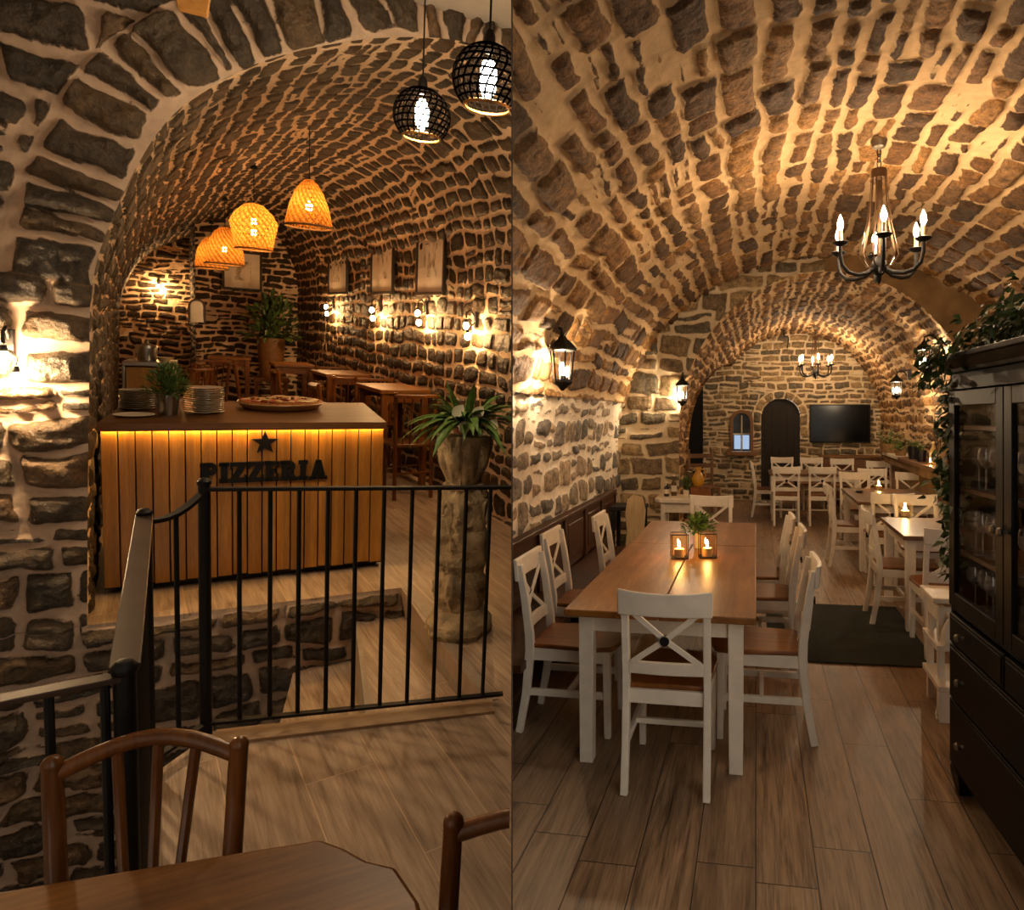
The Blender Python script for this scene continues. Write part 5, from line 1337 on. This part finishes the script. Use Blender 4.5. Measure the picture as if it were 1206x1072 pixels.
# right-hand wall: pictures and sconces
def on_wall(u, v, off=.0):
    d = ray(u, v); k = 2.844 - off; t_ = k / (d.x + .173 * d.y); return Vector((d.x * t_, d.y * t_, HL + d.z * t_))
WALL_RZ = math.atan2(1, -.173) + PI                   # local x runs towards the viewer along the wall, local -y looks into the room
def picture(label, u0, u1, v0, v1, off=.045, rz=None, yplane=None, tone='#f6ece0', seed=0):
    if yplane is None:
        a, b = on_wall(u0, v1, off), on_wall(u1, v1, off); um = (u0 + u1) / 2; c = on_wall(um, v1, off); e = on_wall(um, v0, off); w = (a - b).length; rz = WALL_RZ
    else:
        a, b = ony(u0, v1, yplane), ony(u1, v1, yplane); um = (u0 + u1) / 2; c = ony(um, v1, yplane); e = ony(um, v0, yplane); w = (a - b).length; rz = 0
    h = e.z - c.z
    t = thing('framed_print', label, 'picture', c, rz, 'framed prints')
    f_ = .035; w2 = w / 2; m = MB()
    m.box(-w2, w2, -.02, .012, 0, f_); m.box(-w2, w2, -.02, .012, h - f_, h); m.box(-w2, -w2 + f_, -.02, .012, f_, h - f_); m.box(w2 - f_, w2, -.02, .012, f_, h - f_); m.build('frame', M['frame_dark'], t, .003)
    m = MB(); m.box(-w2 + f_, w2 - f_, -.006, .0, f_, h - f_); m.build('mount', m_plain('print_paper_%d' % seed, srgb(tone), .7, var=.06), t)
    mt, nt, out = new_mat('faint_drawing_%d' % seed); tc = nd(nt, 'TexCoord'); no = nd(nt, 'TexNoise', {'Vector': nd(nt, 'Mapping', {0: tc.outputs['Object'], 1: (seed * 3.1, 0, 0), 3: (1.4, 1, .8)}).outputs[0], 'Scale': 7.0, 'Detail': 6.0}).outputs[0]
    princ(nt, out, ramp(nt, no, [(.30, srgb('#7c705c')), (.42, srgb('#b3a68e')), (.52, srgb(tone))]), .7)
    m = MB(); iw, ih = w * .22, h * .24; m.box(-iw, iw, -.008, -.005, h / 2 - ih, h / 2 + ih); m.build('drawing', mt, t)
picture('tall framed print on the right wall, nearest the viewer', 490, 523, 266, 348, seed=1)
picture('framed print in the middle of the three on the right wall', 437, 463, 277, 347, seed=2)
picture('narrow framed print farthest back on the right wall', 387, 409, 290, 347, seed=3)
picture('wide framed print on the end wall below the rattan lamps', 262, 309, 296, 342, yplane=12.74, tone='#efe4d6', seed=4)
def sconce(label, loc, rz, group):
    t = thing('wall_sconce', label, 'lamp', loc, rz, group)
    m = MB(); m.box(-.02, .02, -.012, .02, -.06, .08); m.build('wall_plate', M['iron'], t, .003)
    m = MB(); m.tube([(0, 0, .03), (0, -.05, .09), (0, -.09, .07), (0, -.09, .02)], .008, 7); m.tube([(0, -.01, -.02), (.04, -.06, -.05), (.04, -.09, -.08)], .006, 6); m.build('arm', M['iron'], t)
    for x, z in ((0, .01), (.04, -.085)):
        m = MB(); m.lathe([(.012, 0), (.016, -.02), (.014, -.03)], 10, (x, -.09, z)); m.build('socket', M['iron'], t)
        m = MB(); m.lathe([(.008, -.025), (.022, -.045), (.026, -.065), (.018, -.085), (.002, -.092)], 10, (x, -.09, z)); m.build('bulb', M['amber'], t)
    return t
GS = 'small iron wall sconces'
SC = sconce('wall sconce nearest the viewer on the right wall, above the potted lily', on_wall(560, 378, .03), WALL_RZ, GS)
for u, v, lb in ((502, 364, 'wall sconce under the nearest framed print on the right wall'), (447, 361, 'wall sconce under the middle framed print on the right wall'), (392, 358, 'wall sconce under the farthest framed print on the right wall')):
    dup(SC, on_wall(u, v, .03), WALL_RZ, lb, GS)
dup(SC, ony(187, 334, YA - .03), 0, 'wall sconce glowing alone on the far left alcove wall', GS)
_am = M['amber']; M['amber'] = m_emit('strong_amber_bulb', (1.0, .66, .34), 680); q = ony(11, 408, YF - .05); sconce('bright wall sconce on the pale stone pier at the left edge', q, 0, GS); M['amber'] = _am

# mirror, far plant on its stand
a_ = ony(232, 382, 12.70); b_ = ony(232, 352, 12.70)
t = thing('wall_mirror', 'small arched mirror in dark frame on the end wall', 'mirror', a_, .15); h_ = b_.z - a_.z
m = MB(); o1, i1 = arch_pts(0, .115, 0, h_, 14), arch_pts(0, .085, .03, h_ - .03, 14)
m.rings([[(o1[i][0], -.02, o1[i][1]), (o1[i][0], .01, o1[i][1]), (i1[i][0], .01, i1[i][1]), (i1[i][0], -.02, i1[i][1])] for i in range(len(o1))]); m.build('frame', M['panel'], t)
m = MB(); m.prism(i1, -.006, 0.0); m.build('glass', m_plain('mirror_glass', srgb('#b7aa98'), .25, .6, var=.05), t)
bushy('tall_plant', 'tall dark leafy plant in brown barrel pot before the end wall', 'plant', Vector((.22, 12.0, .70)), M['oak'], .20, .60, .36, .62, 330, .17, .07, 'leaf_d', seed=31)
t = thing('plant_stand', 'dark wooden stand under the tall plant by the end wall', 'stand', (.22, 12.0, 0))
m = MB(); m.box(-.24, .24, -.22, .22, .64, .698); m.build('top', M['brown'], t)
for x in (-.2, .2):
    for y in (-.18, .18):
        m = MB(); m.box(x - .025, x + .025, y - .025, y + .025, 0, .64); m.build('leg', M['brown'], t)

# tables and chairs in the back
def cafe_table(label, loc, w, l, rz, h=1.0):
    t = thing('cafe_table', label, 'table', loc, rz, 'back room tables')
    m = MB(); m.box(-w / 2, w / 2, -l / 2, l / 2, h - .04, h); m.build('tabletop', M['brown_t'], t, .006)
    for x in (-w / 2 + .05, w / 2 - .05):
        for y in (-l / 2 + .05, l / 2 - .05):
            m = MB(); m.box(x - .03, x + .03, y - .03, y + .03, 0, h - .04); m.build('leg', M['brown'], t, .004)
    m = MB(); m.box(-w / 2 + .05, w / 2 - .05, -l / 2 + .04, -l / 2 + .06, h - .13, h - .04); m.box(-w / 2 + .05, w / 2 - .05, l / 2 - .06, l / 2 - .04, h - .13, h - .04); m.build('apron', M['brown'], t)
    return t
def back_chair(label, loc, rz):
    t = thing('spindle_chair', label, 'chair', loc, rz, 'back room chairs')
    m = MB(); m.slab([(-.19, -.2), (.19, -.2), (.22, .2), (-.22, .2)], .50, .53); m.build('seat', M['brown'], t, .006)
    for s in (-1, 1):
        m = MB(); m.tube([(s * .17, -.2, 0), (s * .17, -.18, .5), (s * .19, -.24, 1.02)], .019, 8); m.build('leg', M['brown'], t)
        m = MB(); m.tube([(s * .18, .17, 0), (s * .17, .16, .5)], .018, 8); m.build('leg', M['brown'], t)
    m = MB(); m.sweep([(x, -.24 - .03 * (1 - (x / .2) ** 2), .99) for x in (-.2, -.1, 0, .1, .2)], .025, .10, (0, 0, 1)); m.build('top_rail', M['brown'], t, .003)
    for k in range(4):
        x = -.105 + .07 * k; m = MB(); m.tube([(x, -.185, .53), (x * 1.1, -.255, .96)], .008, 6); m.build('spindle', M['brown'], t)
    m = MB(); m.tube([(-.17, -.19, .25), (.17, -.19, .25)], .011, 6); m.tube([(-.175, .165, .25), (.175, .165, .25)], .011, 6); m.build('stretcher', M['brown'], t)
    return t
p = onz(432, 454, 1.0); T1 = Vector((p.x + .24, p.y - .05, 0)); cafe_table('brown table in the back room nearest the stone pedestal', T1, .50, .8, .17)
p = onz(375, 438, 1.0); T2 = Vector((p.x + .24, p.y + .05, 0)); cafe_table('brown table in the back room behind the pizza, second from the pedestal', T2, .50, .75, .17)
p = onz(320, 426, 1.0); T3 = Vector((p.x + .24, p.y - .2, 0)); cafe_table('brown table in the back room third from the pedestal', T3, .50, .6, .1)
T4 = Vector((-.32, 11.9, 0)); cafe_table('brown table far back in front of the end wall', T4, .55, .5, 0)
BC = back_chair('brown spindle chair on the near side of the table nearest the pedestal', (T1.x + .05, T1.y - .62, 0), .1)
for x, y, rz, lb in ((T1.x - .46, T1.y + .05, -PI / 2, 'brown spindle chair on the aisle side of the table nearest the pedestal'),
                     (T1.x - .05, T1.y + .65, PI, 'brown spindle chair behind the table nearest the pedestal'),
                     (T2.x + .05, T2.y - .60, 0, 'brown spindle chair on the near side of the second back table'),
                     (T2.x - .44, T2.y, -PI / 2, 'brown spindle chair on the aisle side of the second back table'),
                     (T2.x, T2.y + .66, PI, 'brown spindle chair behind the second back table'),
                     (T3.x - .44, T3.y - .2, -PI / 2, 'brown spindle chair on the aisle side of the third back table'),
                     (T4.x - .25, T4.y - .8, .4, 'brown spindle chair standing before the farthest back table'),
                     (-.75, 9.2, 1.2, 'brown spindle chair alone in the dark behind the herb pot'),
                     (-.85, 10.1, 1.5, 'brown spindle chair in the dark left of the third back table')):
    dup(BC, (x, y, 0), rz, lb)
# end of a ceiling beam above the arch
m = MB(); m.prism([(-.075, .20), (.075, .20), (.055, .05), (-.05, .05)], 0, .05); struct(m.build('trim_6', m_wood('pale_beam', srgb('#a8722f'), srgb('#cf9a50'), 'Y', .6), None, .004), ony(226, 27, 3.6))
